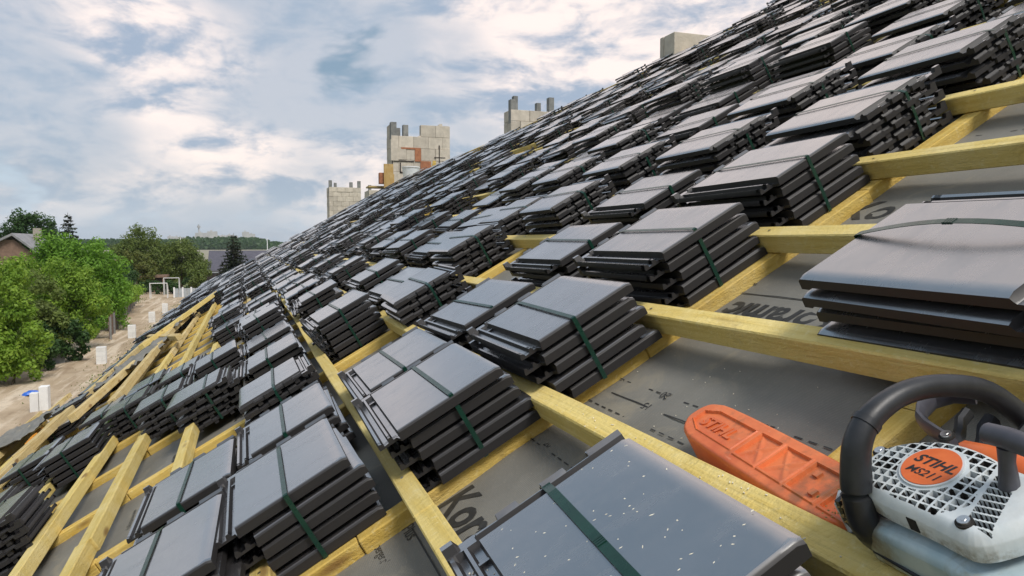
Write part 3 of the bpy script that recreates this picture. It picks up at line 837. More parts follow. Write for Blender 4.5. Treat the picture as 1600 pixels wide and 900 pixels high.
    for d, s in rest:
        v, y, t, n, k, rz, sl = s
        m = Matrix.Translation((v, y + (TL if t == 'B' else 0), 0)) @ Matrix.Rotation(rz + (pi if t == 'B' else 0), 4, 'Z')
        if d > 22: n2, zs = 3, 1.6
        else: n2, zs = n, 1.0
        for (dx, dy, a, z) in stack_offsets(n2, random.randint(0, 9999)):
            mm = m @ Matrix.Translation((dx, dy, z * zs)) @ Matrix.Rotation(a, 4, 'Z'); o = len(mb.v)
            mb.v += [tuple(mm @ Vector(p)) for p in lo.v]; mb.f += [tuple(o + i for i in q) for q in lo.f]
    o = mb.build('distant_tile_bundles', M['tile'], fix=False); o.matrix_world = RM
    tag(o, kind='stuff')
    print('bundles', len(ind), len(rest), 'tris', len(mb.f) * 2)
bundles()

# loose single tiles lying about, and sawdust
def odds():
    for (v, y, z, rz, ry, lab) in ((3.7, 13.2, .16, .5, -.04, 'single loose dark tile lying askew on the stacks near big chimney'), (2.4, 17.5, .16, .4, -.05, 'single loose tile lying askew on far stacks below left chimney')):
        o = link('loose_tile', TM[0]); o.matrix_world = on_roof(v, y, z, rz, 0, ry); tag(o, lab, 'roof tile')
        o.scale = (1.25, 1.25, 1.25)
    mb = MB(); H = 4 * PITCH + .0245; r = random.Random(3)
    for _ in range(80):
        x = r.uniform(.045, .33); yy = r.uniform(.54, .88)
        if r.random() < .35: x = r.gauss(.19, .05); yy = r.gauss(.66, .07)
        if not (.06 < x < .28 and .55 < yy < .90): continue
        a = r.uniform(.0007, .0021) * r.choice((1, 1, 1, 1.7)); bq = r.uniform(.0005, .0011)
        m = Matrix.Translation((x, yy, H + .0004)) @ Matrix.Rotation(r.uniform(0, 3.1), 4, 'Z') @ Matrix.Rotation(r.uniform(-.2, .2), 4, 'X')
        mb.prism([(-a, -bq * .3), (a * .4, -bq), (a, bq * .2), (-a * .2, bq)], 0, .0004, m)
    for _ in range(130):
        x = r.choice((.022, .036)) + r.gauss(0, .003) - .003; yy = r.uniform(.56, .86); a = r.uniform(.0006, .0018)
        m = Matrix.Translation((x, yy, H - .0165)) @ Matrix.Rotation(r.uniform(0, 3.1), 4, 'Z'); mb.box(-a, -.0007, 0, a, .0007, .0012, m)
    o = mb.build('sawdust', M['chip'], fix=False); o.matrix_world = RM; tag(o, kind='stuff')
    mb = MB()
    for _ in range(45):
        x = r.uniform(.40, .67); yy = r.uniform(.62, 1.46); a = r.uniform(.0006, .002)
        m = Matrix.Translation((x, yy, mem_z(x, yy))) @ Matrix.Rotation(r.uniform(0, 3.1), 4, 'Z'); mb.box(-a, -.0005, 0, a, .0005, .0012, m)
    for _ in range(40):
        x = .35 + r.uniform(-.02, .02); yy = r.uniform(.45, 1.4); a = r.uniform(.0006, .002)
        m = Matrix.Translation((x, yy, .0525)) @ Matrix.Rotation(r.uniform(0, 3.1), 4, 'Z'); mb.box(-a, -.0006, 0, a, .0006, .001, m)
    o = mb.build('wood_shavings', M['chip'], fix=False); o.matrix_world = RM; tag(o, kind='stuff')
odds()

# ------------------------------------------------------------------ chainsaw
def inside(pt, poly):
    x, y = pt; c = False; j = len(poly) - 1
    for i in range(len(poly)):
        xi, yi = poly[i]; xj, yj = poly[j]
        if (yi > y) != (yj > y) and x < (xj - xi) * (y - yi) / (yj - yi) + xi: c = not c
        j = i
    return c
def edge_dist(pt, poly):
    p = Vector(pt); best = 9
    for i in range(len(poly)):
        a = Vector(poly[i]); b = Vector(poly[(i + 1) % len(poly)]); ab = b - a
        t = max(0, min(1, (p - a).dot(ab) / ab.length_squared)); best = min(best, (p - a - ab * t).length)
    return best
def relief(name, poly, hfun, cell, mats, parent, skirt, mfun=None, smooth=35):
    """plate whose upper surface is a fine height field inside an outline, with a skirt; border follows the outline"""
    bm = bmesh.new(); x0 = min(p[0] for p in poly); x1 = max(p[0] for p in poly); y0 = min(p[1] for p in poly); y1 = max(p[1] for p in poly)
    nx = int((x1 - x0) / cell) + 2; ny = int((y1 - y0) / cell) + 2; G = {}
    def vert(i, j):
        if (i, j) not in G:
            x, y = x0 + i * cell, y0 + j * cell
            G[(i, j)] = bm.verts.new((x, y, hfun(x, y, edge_dist((x, y), poly))))
        return G[(i, j)]
    for i in range(nx):
        for j in range(ny):
            cx, cy = x0 + (i + .5) * cell, y0 + (j + .5) * cell
            if inside((cx, cy), poly):
                f = bm.faces.new((vert(i, j), vert(i + 1, j), vert(i + 1, j + 1), vert(i, j + 1)))
                if mfun: f.material_index = mfun(cx, cy)
    # pull the ragged border onto the outline
    for e in [e for e in bm.edges if e.is_boundary]:
        for vtx in e.verts:
            p = Vector(vtx.co[:2]); best = None; bd = 9
            for i in range(len(poly)):
                a = Vector(poly[i]); b = Vector(poly[(i + 1) % len(poly)]); ab = b - a
                t = max(0, min(1, (p - a).dot(ab) / ab.length_squared)); q = a + ab * t
                if (p - q).length < bd: bd = (p - q).length; best = q
            vtx.co.x, vtx.co.y = best; vtx.co.z = hfun(best.x, best.y, 0)
    be = [e for e in bm.edges if e.is_boundary]
    r = bmesh.ops.extrude_edge_only(bm, edges=be)
    for g in r['geom']:
        if isinstance(g, bmesh.types.BMVert): g.co.z = skirt
    me = bpy.data.meshes.new(name); bm.to_mesh(me); bm.free()
    for m_ in mats: me.materials.append(m_)
    me.polygons.foreach_set('use_smooth', [True] * len(me.polygons))
    try: me.set_sharp_from_angle(angle=radians(smooth))
    except Exception: pass
    return link(name, me, parent)

def chainsaw():
    root = empty('chainsaw', on_roof(.4167, .5035, 0), 'white and orange chainsaw with black handle lying on its side behind the batten', 'chainsaw')
    C = (.4167, .5035)
    def L(p): return (p[0] - C[0], p[1] - C[1])
    ZT = .14
    outline = [(.362, .545), (.372, .562), (.389, .573), (.405, .577), (.431, .572), (.450, .551), (.463, .520), (.463, .487), (.455, .458), (.452, .436), (.456, .405), (.458, .385), (.420, .388), (.385, .403), (.352, .421), (.353, .445), (.356, .469), (.357, .518)]
    poly = [L((p[0] + (.006 if p[0] < .37 else 0), p[1])) for p in outline]
    for _ in range(2):
        q = []
        for i in range(len(poly)):
            a, b = Vector(poly[i]), Vector(poly[(i + 1) % len(poly)]); q += [tuple(a.lerp(b, .25)), tuple(a.lerp(b, .75))]
        poly = q
    import itertools
    def vent(x, y):
        # row of curved cooling slots on the camera side
        t = (x + .045) / .062
        if not (0 <= t <= 1): return False
        yc = -.0755 + .015 * t
        k = ((x + .045) + .18 * (y - yc)) / .0078
        return abs(y - yc) < .0112 - .002 * t and (k - floor(k)) > .34
    def slot(x, y, d):
        r = sqrt(x * x + y * y)
        if d < .008 or vent(x, y): return vent(x, y) and d > .004
        if r < .0315 or r > .060: return False
        if y < -.050 + .22 * x: return False
        px, py = .0088, .0105
        gx = (x + .06 * y) / px; gy = (y + .02 * x) / py
        return (gx - floor(gx)) > .30 and (gy - floor(gy)) > .27
    def hf(x, y, d):
        z = ZT
        if d < .012: z -= .010 * (1 - d / .012) ** 2
        r = sqrt(x * x + y * y)
        z += .0025 * exp(-(r / .05) ** 4)
        if slot(x, y, d): z -= .009
        return z
    relief('starter_cover', poly, hf, .00075, [M['saw_white'], M['recess_black']], root, ZT - .026, lambda x, y: 1 if slot(x, y, edge_dist((x, y), poly)) else 0)
    # badge
    mb = MB(); mb.cyl((0, 0, ZT), .0282, .0042, 48); mb.build('badge_ring', M['saw_white'], root, smooth=30)
    mb = MB(); mb.cyl((0, 0, ZT + .001), .0262, .0040, 48); bd = mb.build('badge', M['orange'], root, smooth=30)
    a = -pi / 2 - .08
    text_mesh('STIHL', .0010, .0205, .0155, a, z=ZT + .0053, shear=.25, bold=.00045, sx=1.12, mat='saw_black', parent=bd, name='lettering')
    text_mesh('MS211', -.0135, .0185, .0125, a, z=ZT + .0053, shear=.25, bold=.0002, sx=1.05, mat='saw_black', parent=bd, name='lettering')
    # screws
    for (x, y, z) in ((-.044, -.064, ZT + .0005), (.049, .022, ZT - .001), (-.048, .050, ZT - .012), (.012, .076, ZT - .012)):
        mb = MB(); mb.cyl((x, y, z), .0052, .003, 16); mb.cyl((x, y, z + .003), .0022, .0004, 6)
        s = mb.build('screw', M['steel'], root, smooth=30)
        m2 = MB(); m2.cyl((x, y, z - .0015), .0075, .002, 18); m2.build('screw_seat', M['recess_black'], s)
    # black underside, engine block, tank
    mb = MB(); mb.prism([L(p) for p in ((.382, .60), (.39, .625), (.44, .63), (.50, .60), (.51, .50), (.49, .36), (.40, .34), (.382, .38), (.382, .50))], -.028, .085); bev(mb.build('engine_block', M['saw_black'], root), .006, 2)
    mb = MB(); pts = [L(p) for p in ((.352, .555), (.350, .46), (.340, .415), (.345, .33), (.42, .32), (.47, .34), (.46, .42), (.40, .45), (.37, .56))]
    mb.prism(pts, .0535, .104); tk = mb.build('fuel_tank', M['tank'], root, smooth=45); bev(tk, .012, 4)
    mb = MB(); mb.tube([(*L((.3535, .548)), .070), (*L((.3475, .47)), .068), (*L((.341, .43)), .068), (*L((.339, .40)), .068), (*L((.342, .35)), .068)], .0022, 8); mb.build('tank_seam', M['saw_black'], root, smooth=True)
    # ribs and grime in the gap between handle and tank
    for k in range(6):
        mb = MB(); y = .612 - .018 * k; mb.box(*L((.379 + .001 * k, y)), -.02, *L((.394, y + .006)), .085 - .006 * k); mb.build('cooling_rib', M['saw_black'], root)
    # fuel cap
    cx, cy = L((.409, .4345))
    mb = MB(); mb.cyl((cx, cy, .100), .0215, .010, 40); cp = mb.build('fuel_cap', M['saw_guard'], root, smooth=30)
    mb = MB(); pts = [(cx, cy)] + [(cx + .0208 * cos(t), cy + .0208 * sin(t)) for t in [radians(100 + 15 * k) for k in range(12)]]; mb.prism(pts, .1102, .1122); mb.build('cap_flap', M['saw_white'], cp)
    mb = MB(); mb.cyl((cx + .001, cy, .1124), .0115, .0022, 32); mb.build('cap_hub', M['saw_white'], cp, smooth=30)
    mb = MB(); mb.box(cx - .019, cy - .0013, .1140, cx + .003, cy + .0013, .1152); mb.build('cap_slot', M['saw_black'], cp)
    # front handle, bowed over the housing
    hp = [(.392, .575, -.01), (.384, .566, .040), (.366, .556, .078), (.358, .55, .104), (.363, .55, .131), (.373, .55, .155), (.387, .55, .177), (.409, .55, .190), (.445, .55, .191), (.481, .55, .180), (.519, .549, .158), (.554, .547, .127), (.576, .54, .084), (.580, .52, .044), (.578, .50, 0)]
    sm = []
    for i in range(len(hp) - 1):
        p0 = Vector(hp[max(i - 1, 0)]); p1 = Vector(hp[i]); p2 = Vector(hp[i + 1]); p3 = Vector(hp[min(i + 2, len(hp) - 1)])
        for k in range(4):
            t = k / 4; sm.append(.5 * ((2 * p1) + (-p0 + p2) * t + (2 * p0 - 5 * p1 + 4 * p2 - p3) * t * t + (-p0 + 3 * p1 - 3 * p2 + p3) * t ** 3))
    sm.append(Vector(hp[-1])); sm = [(p.x - C[0], p.y - C[1], p.z) for p in sm]
    rad = [max(.0118, .0150 - .0032 * max(0, min(1, (i - 18) / 14))) for i in range(len(sm))]; mb.tube(sm, rad, 16); mb.build('front_handle', M['saw_black'], root, smooth=True)
    mb = MB(); mb.tube([sm[27], sm[28]], .0141, 16); mb.build('grip_seam', M['saw_black'], root, smooth=True)
    # hand guard: outer bow and slats
    gp = [(.575, .585, .10), (.566, .606, .104), (.548, .617, .106), (.525, .612, .108), (.505, .596, .112), (.490, .572, .118), (.478, .545, .124), (.470, .525, .128)]
    mb = MB(); mb.tube([(p[0] - C[0], p[1] - C[1], p[2]) for p in gp], [.012, .013, .013, .012, .0115, .011, .010, .009], 10, flat=.45); mb.build('hand_guard', M['saw_guard'], root, smooth=True)
    for (a1, b1, w) in (((.562, .590, .085), (.495, .548, .095), .008), ((.560, .560, .085), (.492, .520, .09), .010), ((.565, .525, .08), (.50, .490, .085), .009)):
        mb = MB(); A = Vector(a1); B = Vector(b1); mid = (A + B) / 2 + Vector((.004, .012, -.01))
        mb.tube([(p[0] - C[0], p[1] - C[1], p[2]) for p in (A, (A + mid) / 2 + Vector((0, .004, 0)), mid, (B + mid) / 2 + Vector((0, .003, 0)), B)], w, 8, flat=.8); mb.build('guard_slat', M['saw_black'], root, smooth=True)
    # orange housing along the top and rear handle
    mb = MB(); mb.tube([(p[0] - C[0], p[1] - C[1], p[2]) for p in ((.474, .560, .085), (.487, .535, .092), (.487, .49, .094), (.480, .44, .094), (.470, .40, .09), (.47, .33, .08))], [.012, .019, .021, .021, .021, .02], 12); mb.build('top_housing', M['orange'], root, smooth=True)
    mb = MB(); mb.tube([(p[0] - C[0], p[1] - C[1], p[2]) for p in ((.49, .40, .05), (.50, .33, .05), (.49, .25, .05))], .018, 10); mb.build('rear_handle', M['saw_black'], root, smooth=True)
    # starter grip
    g = MB(); q = [(p[0] - C[0], p[1] - C[1], p[2]) for p in ((.427, .437, .138), (.433, .436, .160), (.437, .434, .175))]; g.tube(q, [.0085, .0065, .0075], 10, flat=1.1)
    gr = g.build('starter_grip', M['saw_guard'], root, smooth=True)
    g = MB(); q = [(p[0] - C[0], p[1] - C[1], p[2]) for p in ((.441, .455, .180), (.440, .450, .182), (.438, .430, .184), (.434, .405, .184), (.433, .400, .182))]; g.tube(q, [.004, .0095, .0098, .0095, .005], 12); g.build('grip_bar', M['saw_guard'], gr, smooth=True)
    # choke wheel by the handle
    mb = MB(); mb.cyl((*L((.392, .585)), .10), .014, .012, 24); mb.build('choke_knob', M['saw_guard'], root, smooth=30)
    mb = MB(); mb.cyl((*L((.400, .583)), .113), .009, .008, 20); mb.build('choke_dial', M['saw_white'], root, smooth=30)
    # side plate at the foot of the handle
    mb = MB(); mb.tube([(p[0] - C[0], p[1] - C[1], p[2]) for p in ((.402, .632, .075), (.388, .628, .070), (.380, .613, .045), (.384, .60, .0))], .0045, 8); mb.build('clutch_cover_edge', M['saw_white'], root, smooth=True)

    mb = MB()
    rr_ = random.Random(12)
    for _ in range(420):
        a_ = rr_.random(); x = -.062 + .05 * a_ + rr_.gauss(0, .004); y = .085 - .10 * a_ * rr_.random() + rr_.gauss(0, .012); z = .088 + rr_.uniform(0, .012)
        if rr_.random() < .5: x = -.036 + rr_.gauss(0, .006); y = .062 + rr_.gauss(0, .010); z = ZT - .012
        q_ = rr_.uniform(.0006, .0018); m_ = Matrix.Translation((x, y, z)) @ Matrix.Rotation(rr_.uniform(0, 3), 4, Vector((rr_.random(), 1, rr_.random())).normalized()); mb.box(-q_, -q_ * .5, 0, q_, q_ * .5, q_ * .4, m_)
    tag(mb.build('oily_sawdust', M['wood_z'], root), kind='stuff')
    for (x, y, z, l_) in ((-.020, .078, .112, .020), (-.034, .068, .108, .016)):
        mb = MB(); mb.cyl((x, y, z), .0062, .010, 14); mb.build('bolt', M['steel'], root, smooth=30)
    mb = MB(); mb.box(-.055, -.020, ZT - .024, -.0525, -.010, ZT - .010); mb.build('clip_recess', M['recess_black'], root)
    mb = MB(); mb.box(-.0535, .034, ZT - .024, -.0505, .043, ZT - .010); mb.build('clip_recess', M['recess_black'], root)
    # scabbard: its own thing, slipped over the bar
    ax = atan2(.118, 1); sb = empty('bar_scabbard', on_roof(.470, 1.047, 0, -ax), 'orange plastic chainsaw bar cover with embossed lettering, lying on the grey membrane', 'bar cover')
    hw = .047
    op = [(-hw, -.43), (hw, -.43), (hw, -.050), (.034, -.010), (.014, 0), (-.014, -.001), (-.036, -.022), (-hw, -.060)]
    for _ in range(2):
        q = []
        for i in range(len(op)):
            a, b = Vector(op[i]), Vector(op[(i + 1) % len(op)]); q += [tuple(a.lerp(b, .2)), tuple(a.lerp(b, .8))]
        op = q
    def inpoly_line(x, y, xa, xb, ya, yb): return xa < x < xb and ya < y < yb
    def hf2(x, y, d):
        z = .030
        if d < .006: z -= .006 * (1 - d / .006) ** 2
        # name panel, then two star panels and a grimy square panel, each with a raised frame
        def frame(xa, xb, ya, yb, kind):
            if not (xa - .003 < x < xb + .003 and ya - .003 < y < yb + .003): return None
            dd = min(x - xa, xb - x, y - ya, yb - y)
            if dd < .0015: return .0022 * (1 if dd > -.002 else 0)
            if kind == 'star':
                u = (x - (xa + xb) / 2) / ((xb - xa) / 2); w = (y - (ya + yb) / 2) / ((yb - ya) / 2)
                return -.0030 + .0026 * max(0, 1 - min(abs(u - w), abs(u + w)) * 3.2) * (1 - .5 * abs(u)) - .0015 * max(abs(u), abs(w)) * 0
            return -.0028
        nose = None
        if y > -.162:
            xw = .0265 - max(0, (y + .055)) * .42
            if abs(x) < xw and -.158 < y < -.022:
                dd = min(xw - abs(x), y + .158, -.022 - y)
                nose = .002 if dd < .002 else -.0025
        if nose is not None: return z + nose
        for fr in ((-.027, .027, -.223, -.170, 'star'), (-.027, .027, -.285, -.232, 'star'), (-.027, .027, -.352, -.295, 'flat'), (-.027, .027, -.42, -.362, 'flat')):
            h = frame(*fr)
            if h is not None: return z + h
        return z
    relief('scabbard_shell', op, hf2, .0015, [M['orange_scuffed']], sb, -.022)
    text_mesh('STIHL', -.011, -.040, .030, -pi / 2, z=.0275, shear=.2, bold=.0008, sx=1.15, mat='orange_scuffed', parent=sb, name='embossed_lettering', ex=.0022)
    for (x, y) in ((.012, -.312), (-.014, -.335)):
        mb = MB(); mb.box(x - .005, y - .005, .0265, x + .005, y + .005, .031); mb.build('raised_stud', M['orange_scuffed'], sb)
chainsaw()

# ------------------------------------------------------------------ masonry beyond the ridge
def from_px(x, y, depth_y):
    d = pixdir(x, y); return Vector((0, 0, CAM_H)) + d * (depth_y / d.y)
def masonry(name, label, x0, y, w, dp, ztop, zbot, bl, bh, skip=(), posts=(), red=(), seed=1, drop=.3):
    """x0 = left face, y = face toward the camera"""
    root = empty(name, (x0, y, zbot), label, 'chimney', 'block chimneys rising past the ridge')
    r = random.Random(seed)
    mb = MB(); mb.box(.03, .06, 0, w - .03, dp - .03, ztop - zbot - .05 - (2 * bh if skip else 0)); mb.build('core', M['mortar'], root)
    nr = int(round((ztop - zbot) / bh)); nb = max(1, int(round(w / bl))); j = .0035
    for i in range(nr):
        z0 = ztop - zbot - (i + 1) * bh; off = (i % 2) * .5
        k = -1
        for k in range(-1, nb + 1):
            a = (k + off) * w / nb; b = a + w / nb; a = max(a, 0); b = min(b, w)
            if b - a < .08: continue
            if (i, k) in skip: continue
            pr = r.uniform(0, .012) + (0 if r.random() < .8 else .015)
            mat = M['redbrick'] if (i, k) in red else M['aac']
            m2 = MB(); m2.box(a + j, -pr, z0 + j, b - j, .24, z0 + bh - j); o = m2.build('block', mat, root); bev(o, .006)
        m2 = MB(); m2.box(-r.uniform(.002, .012), .25, z0 + j, .22, dp, z0 + bh - j); o = m2.build('block', M['aac'], root); bev(o, .006)
    for (px, py, s, h) in posts:
        py = min(py, dp - s * 1.3)
        m2 = MB(); m2.box(px, py, ztop - zbot - drop, px + s, py + s * 1.3, ztop - zbot + h); m2.build('corner_upright', M['aac_grey'], root)
    return root
def chimneys():
    # near single block right of centre
    a = from_px(1033, 45, 8.9); 
    masonry('block_chimney', 'lone pale block chimney stub showing above the ridge at upper right', from_px(1052, 45, 8.9).x, 8.9, .85, .34, a.z - .02, a.z - 1.6, .85, .6, seed=2)
    a = from_px(798, 172, 15.5); b = from_px(860, 172, 15.5)
    masonry('block_chimney', 'pale block chimney with grey corner uprights just left of the lone stub', a.x, 15.5, b.x - a.x + .4, .45, a.z + .02, a.z - 2.4, .5, .25,
            posts=((0, 0, .12, .22), (.18, .3, .10, .36), (.74, .3, .10, .24), (.92, 0, .12, .32)), seed=3)
    # the large half-built one
    Y = 26.0; a = from_px(611, 215, Y); b = from_px(703, 215, Y); w = b.x - a.x
    c = masonry('block_chimney', 'tall half-built block chimney with orange brick patch, tallest of the row', a.x, Y, w, .8, a.z + .5, a.z - 3.4, w / 4, .42,
            skip=((0, -1), (0, 0), (0, 1)), red=(), seed=4,
            posts=((0, 0, .20, .05), (.50, .3, .18, .02), (.28, .45, .14, -.08), (w - .22, .1, .2, .02)), drop=.9)
    m2 = MB(); m2.box(-.012, -.05, 2.6, .25, .24, 3.35); m2.build('pier', M['aac'], c)
    m2 = MB(); m2.box(w - .05, .0, .3, w + .5, .5, 1.62); m2.build('side_block', M['aac'], c)
    m2 = MB(); m2.box(.35, -.03, 3.02, 1.05, .1, 3.08); m2.build('brick_lintel', M['redbrick'], c)
    m2 = MB(); m2.box(.84, -.035, 2.60, 1.06, .1, 3.04); m2.build('brick_infill', M['redbrick'], c)
    m2 = MB(); m2.box(1.04, -.04, 2.25, 1.42, .1, 2.62); m2.build('brick_infill', M['redbrick'], c)
    r = random.Random(9)
    for k in range(10):
        m2 = MB(); x = 1.44 + r.uniform(-.04, .1); z = 1.75 + k * .09; m2.box(x, -.03, z, x + .12, .06, z + .085); m2.build('foam_bead', M['wood_x'], c)
    # broken upper courses and open joints
    for (xa, za, ww, hh_) in ((w * .62, 3.72, w * .14, .14), (w * .80, 3.90, w * .08, .10), (w * .44, 3.45, w * .10, .10), (w * .30, 3.45, w * .05, .06)):
        m2 = MB(); m2.prism([(0, 0), (ww, 0), (ww * .8, hh_), (ww * .25, hh_ * .8)], 0, .3, Matrix(((1, 0, 0, xa), (0, 0, 1, .02), (0, 1, 0, za - .02), (0, 0, 0, 1)))); m2.build('broken_block', M['aac'], c)
    for (xa, za, ww, hh_) in ((.10, 2.58, .70, .035), (.30, 2.18, .035, .36), (.30, 2.18, .60, .035), (.95, 1.75, .65, .035), (1.55, 2.75, .4, .03), (1.60, 2.40, .5, .03), (1.62, 2.05, .45, .03), (w - .42, .9, .035, 2.3), (.02, 2.0, .03, 1.1)):
        m2 = MB(); m2.box(xa, -.034, za, min(xa + ww, w - .02), .02, za + hh_); m2.build('open_joint', M['dark'], c)
    # bucket on the plank
    pb = from_px(642, 287, 23.5)
    mb = MB(); mb.cyl((0, 0, 0), .23, .40, 28, r2=.28); bk = empty('bucket', (pb.x, pb.y, pb.z + .12), 'cloudy white plastic bucket standing on the scaffold plank before the big chimney', 'bucket')
    mb.build('bucket_body', M['bucket'], bk, smooth=40)
    mb = MB(); mb.cyl((0, 0, .38), .295, .035, 28); mb.build('rim', M['white_paint'], bk, smooth=40)
    # planks and formwork post
    p0 = from_px(576, 290, 23.2); p1 = from_px(652, 290, 23.2)
    mb = MB(); mb.box(p0.x, 23.2, p0.z - .05, p1.x + .5, 23.75, p0.z); pl = mb.build('scaffold_plank', M['wood_pale']); tag(pl, 'horizontal scaffold plank carrying the white bucket', 'plank')
    mb = MB(); mb.box(p0.x + .5, 23.1, p0.z - .19, p1.x + .2, 23.16, p0.z - .06); pl = mb.build('edge_plank', M['wood']); tag(pl, 'yellow edge plank nailed beneath the scaffold plank', 'plank')
    q0 = from_px(600, 262, 22.8); q1 = from_px(612, 262, 22.8); qb = from_px(600, 330, 22.8)
    mb = MB(); mb.box(q0.x, 22.8, qb.z, q1.x + .05, 22.86, q0.z + .12); pl = mb.build('formwork_board', M['wood_z']); tag(pl, 'upright yellow formwork board in front of the big chimney', 'board')
    q0 = from_px(608, 272, 22.95); mb = MB(); mb.box(q0.x, 22.95, qb.z, q0.x + .16, 23.0, q0.z); pl = mb.build('formwork_board', M['wood_z']); tag(pl, 'shorter upright board just right of the tall formwork board', 'board')
    q0 = from_px(592, 270, 23.0); mb = MB(); mb.box(q0.x, 22.9, q0.z - .34, q0.x + .22, 23.1, q0.z); pl = mb.build('brick_pile', M['redbrick']); tag(pl, 'orange hollow brick beside the upright formwork board', 'brick')
    bev(pl, .01)
    q0 = from_px(597, 292, 23.4); mb = MB(); mb.box(q0.x, 23.4, q0.z - .8, q0.x + .1, 23.5, q0.z); pl = mb.build('support_post', M['brown_wood']); tag(pl, 'dark timber post under left end of the scaffold plank', 'post')
    # two far ones
    Y = 40.0; a = from_px(514, 292, Y); b = from_px(564, 292, Y); w = b.x - a.x
    masonry('block_chimney', 'pale block chimney standing farthest left along the ridge', a.x, Y, w, 1.1, a.z, a.z - 3.2, w / 4, .25, posts=((0, 0, .16, .35), (.30, .3, .14, .25), (w - .55, .3, .16, .3), (w - .17, 0, .16, .35)), seed=5)
    Y = 44.0; a = from_px(576, 297, Y); b = from_px(600, 297, Y); w = b.x - a.x
    masonry('block_chimney', 'low pale block chimney between the leftmost and the tallest', a.x, Y, w, 1.6, a.z, a.z - 2.2, w / 2, .25, posts=((0, 0, .16, .3),), seed=6)
chimneys()

# ------------------------------------------------------------------ trees
def tree(name, label, x, y, h, blobs, leaf, nleaf, size, cat='tree', group=None, trunk=True, seed=0, k=1.0):
    blobs = [tuple(q * k for q in b) for b in blobs]; h *= k
    r = random.Random(seed)
    root = empty(name, (x, y, 0), label, cat, group)
    mb = MB()
    tops = []
    if trunk:
        tr = max(.08, h * .02)
        hh = h * .55; mb.tube([(0, 0, -.1), (.05 * h * .1, 0, hh * .5), (.02 * h, .0, hh)], [tr * 1.3, tr, tr * .6], 8)
        for bx, by, bz, rx, ry, rz in blobs:
            base = Vector((0, 0, h * r.uniform(.18, .4))); e = Vector((bx, by, bz))
            mid = (base + e) / 2 + Vector((0, 0, h * .03)); mb.tube([base, mid, e], [tr * .5, tr * .35, tr * .12], 6)
        mb.build('trunk', M['bark'], root, smooth=True)
    else:
        for bx, by, bz, rx, ry, rz in blobs:
            mb.tube([(bx * .5, by * .5, -.05), (bx, by, bz)], [.05, .02], 5)
        mb.build('stem', M['bark'], root, smooth=True)
    mb = MB()
    sub = []
    for bx, by, bz, rx, ry, rz in blobs:
        k = max(6, int(14 * (rx * ry * rz) ** (1 / 3)))
        for _ in range(k):
            d = Vector((r.gauss(0, 1), r.gauss(0, 1), r.gauss(0, 1) + .15)).normalized(); t = r.uniform(.5, 1.02)
            sub.append((Vector((bx + d.x * rx * t, by + d.y * ry * t, max(.2, bz + d.z * rz * t))), r.uniform(.18, .34) * (rx * ry * rz) ** (1 / 3) + .1, d))
    tot = sum(s[1] ** 2 for s in sub)
    for c, rad, dd in sub:
        n = int(nleaf * rad ** 2 / tot)
        for _ in range(n):
            d = Vector((r.gauss(0, 1), r.gauss(0, 1), r.gauss(0, 1))).normalized(); t = rad * (r.random() ** .33) * r.choice((1, 1, 1.15))
            p = c + d * t * 1.05; p.z = max(p.z, .05)
            nn = (d + Vector((r.gauss(0, .5), r.gauss(0, .5), r.gauss(.3, .5)))).normalized(); a = nn.orthogonal().normalized(); ang = r.uniform(0, 6.28)
            a = (Matrix.Rotation(ang, 3, nn) @ a); b = nn.cross(a); s = size * r.uniform(.55, 1.25)
            o = len(mb.v); mb.v += [tuple(p + a * s), tuple(p + b * s * .55), tuple(p - a * s), tuple(p - b * s * .55)]; mb.f.append((o, o + 1, o + 2, o + 3))
    mb.build('crown', leaf, root, fix=False)
    return root
def conifer(label, x, y, h, w, n, seed, group=None):
    r = random.Random(seed); root = empty('spruce_tree', (x, y, 0), label, 'tree', group)
    mb = MB(); mb.tube([(0, 0, -.1), (0, 0, h * .98)], [h * .018, .02], 8); mb.build('trunk', M['bark'], root)
    mb = MB(); tiers = int(h * 2.4)
    for i in range(tiers):
        t = i / tiers; z = h * (.06 + .92 * t); rr = w * (1 - t) ** .85 * r.uniform(.8, 1.12) + .06
        nb = max(5, int(17 * (1 - t) + 5))
        for k in range(nb):
            an = 2 * pi * (k + r.random() * .7) / nb + i; L = rr * r.uniform(.72, 1.1)
            steps = max(3, int(L / .13))
            for s_ in range(steps):
                u = (s_ + 1) / steps; p = Vector((cos(an) * L * u, sin(an) * L * u, z - .30 * L * u + .10 * L * u * u + r.uniform(-.05, .05)))
                for q in range(max(2, n)):
                    d = Vector((r.gauss(0, 1), r.gauss(0, 1), r.gauss(-.2, .5))).normalized(); s = .22 * r.uniform(.5, 1.2)
                    a = (d + Vector((cos(an), sin(an), -.1))).normalized(); b = a.cross(Vector((r.gauss(0, .4), r.gauss(0, .4), 1))).normalized()
                    o = len(mb.v); mb.v += [tuple(p), tuple(p + a * s + b * s * .5), tuple(p + a * s * 1.5), tuple(p + a * s - b * s * .5)]; mb.f.append((o, o + 1, o + 2, o + 3))
    mb.build('crown', M['needle'], root, fix=False)
def px_ground(x, dist):       # ground point seen at column x, at distance dist along +Y
    d = pixdir(x, 450); return d.x / d.y * dist
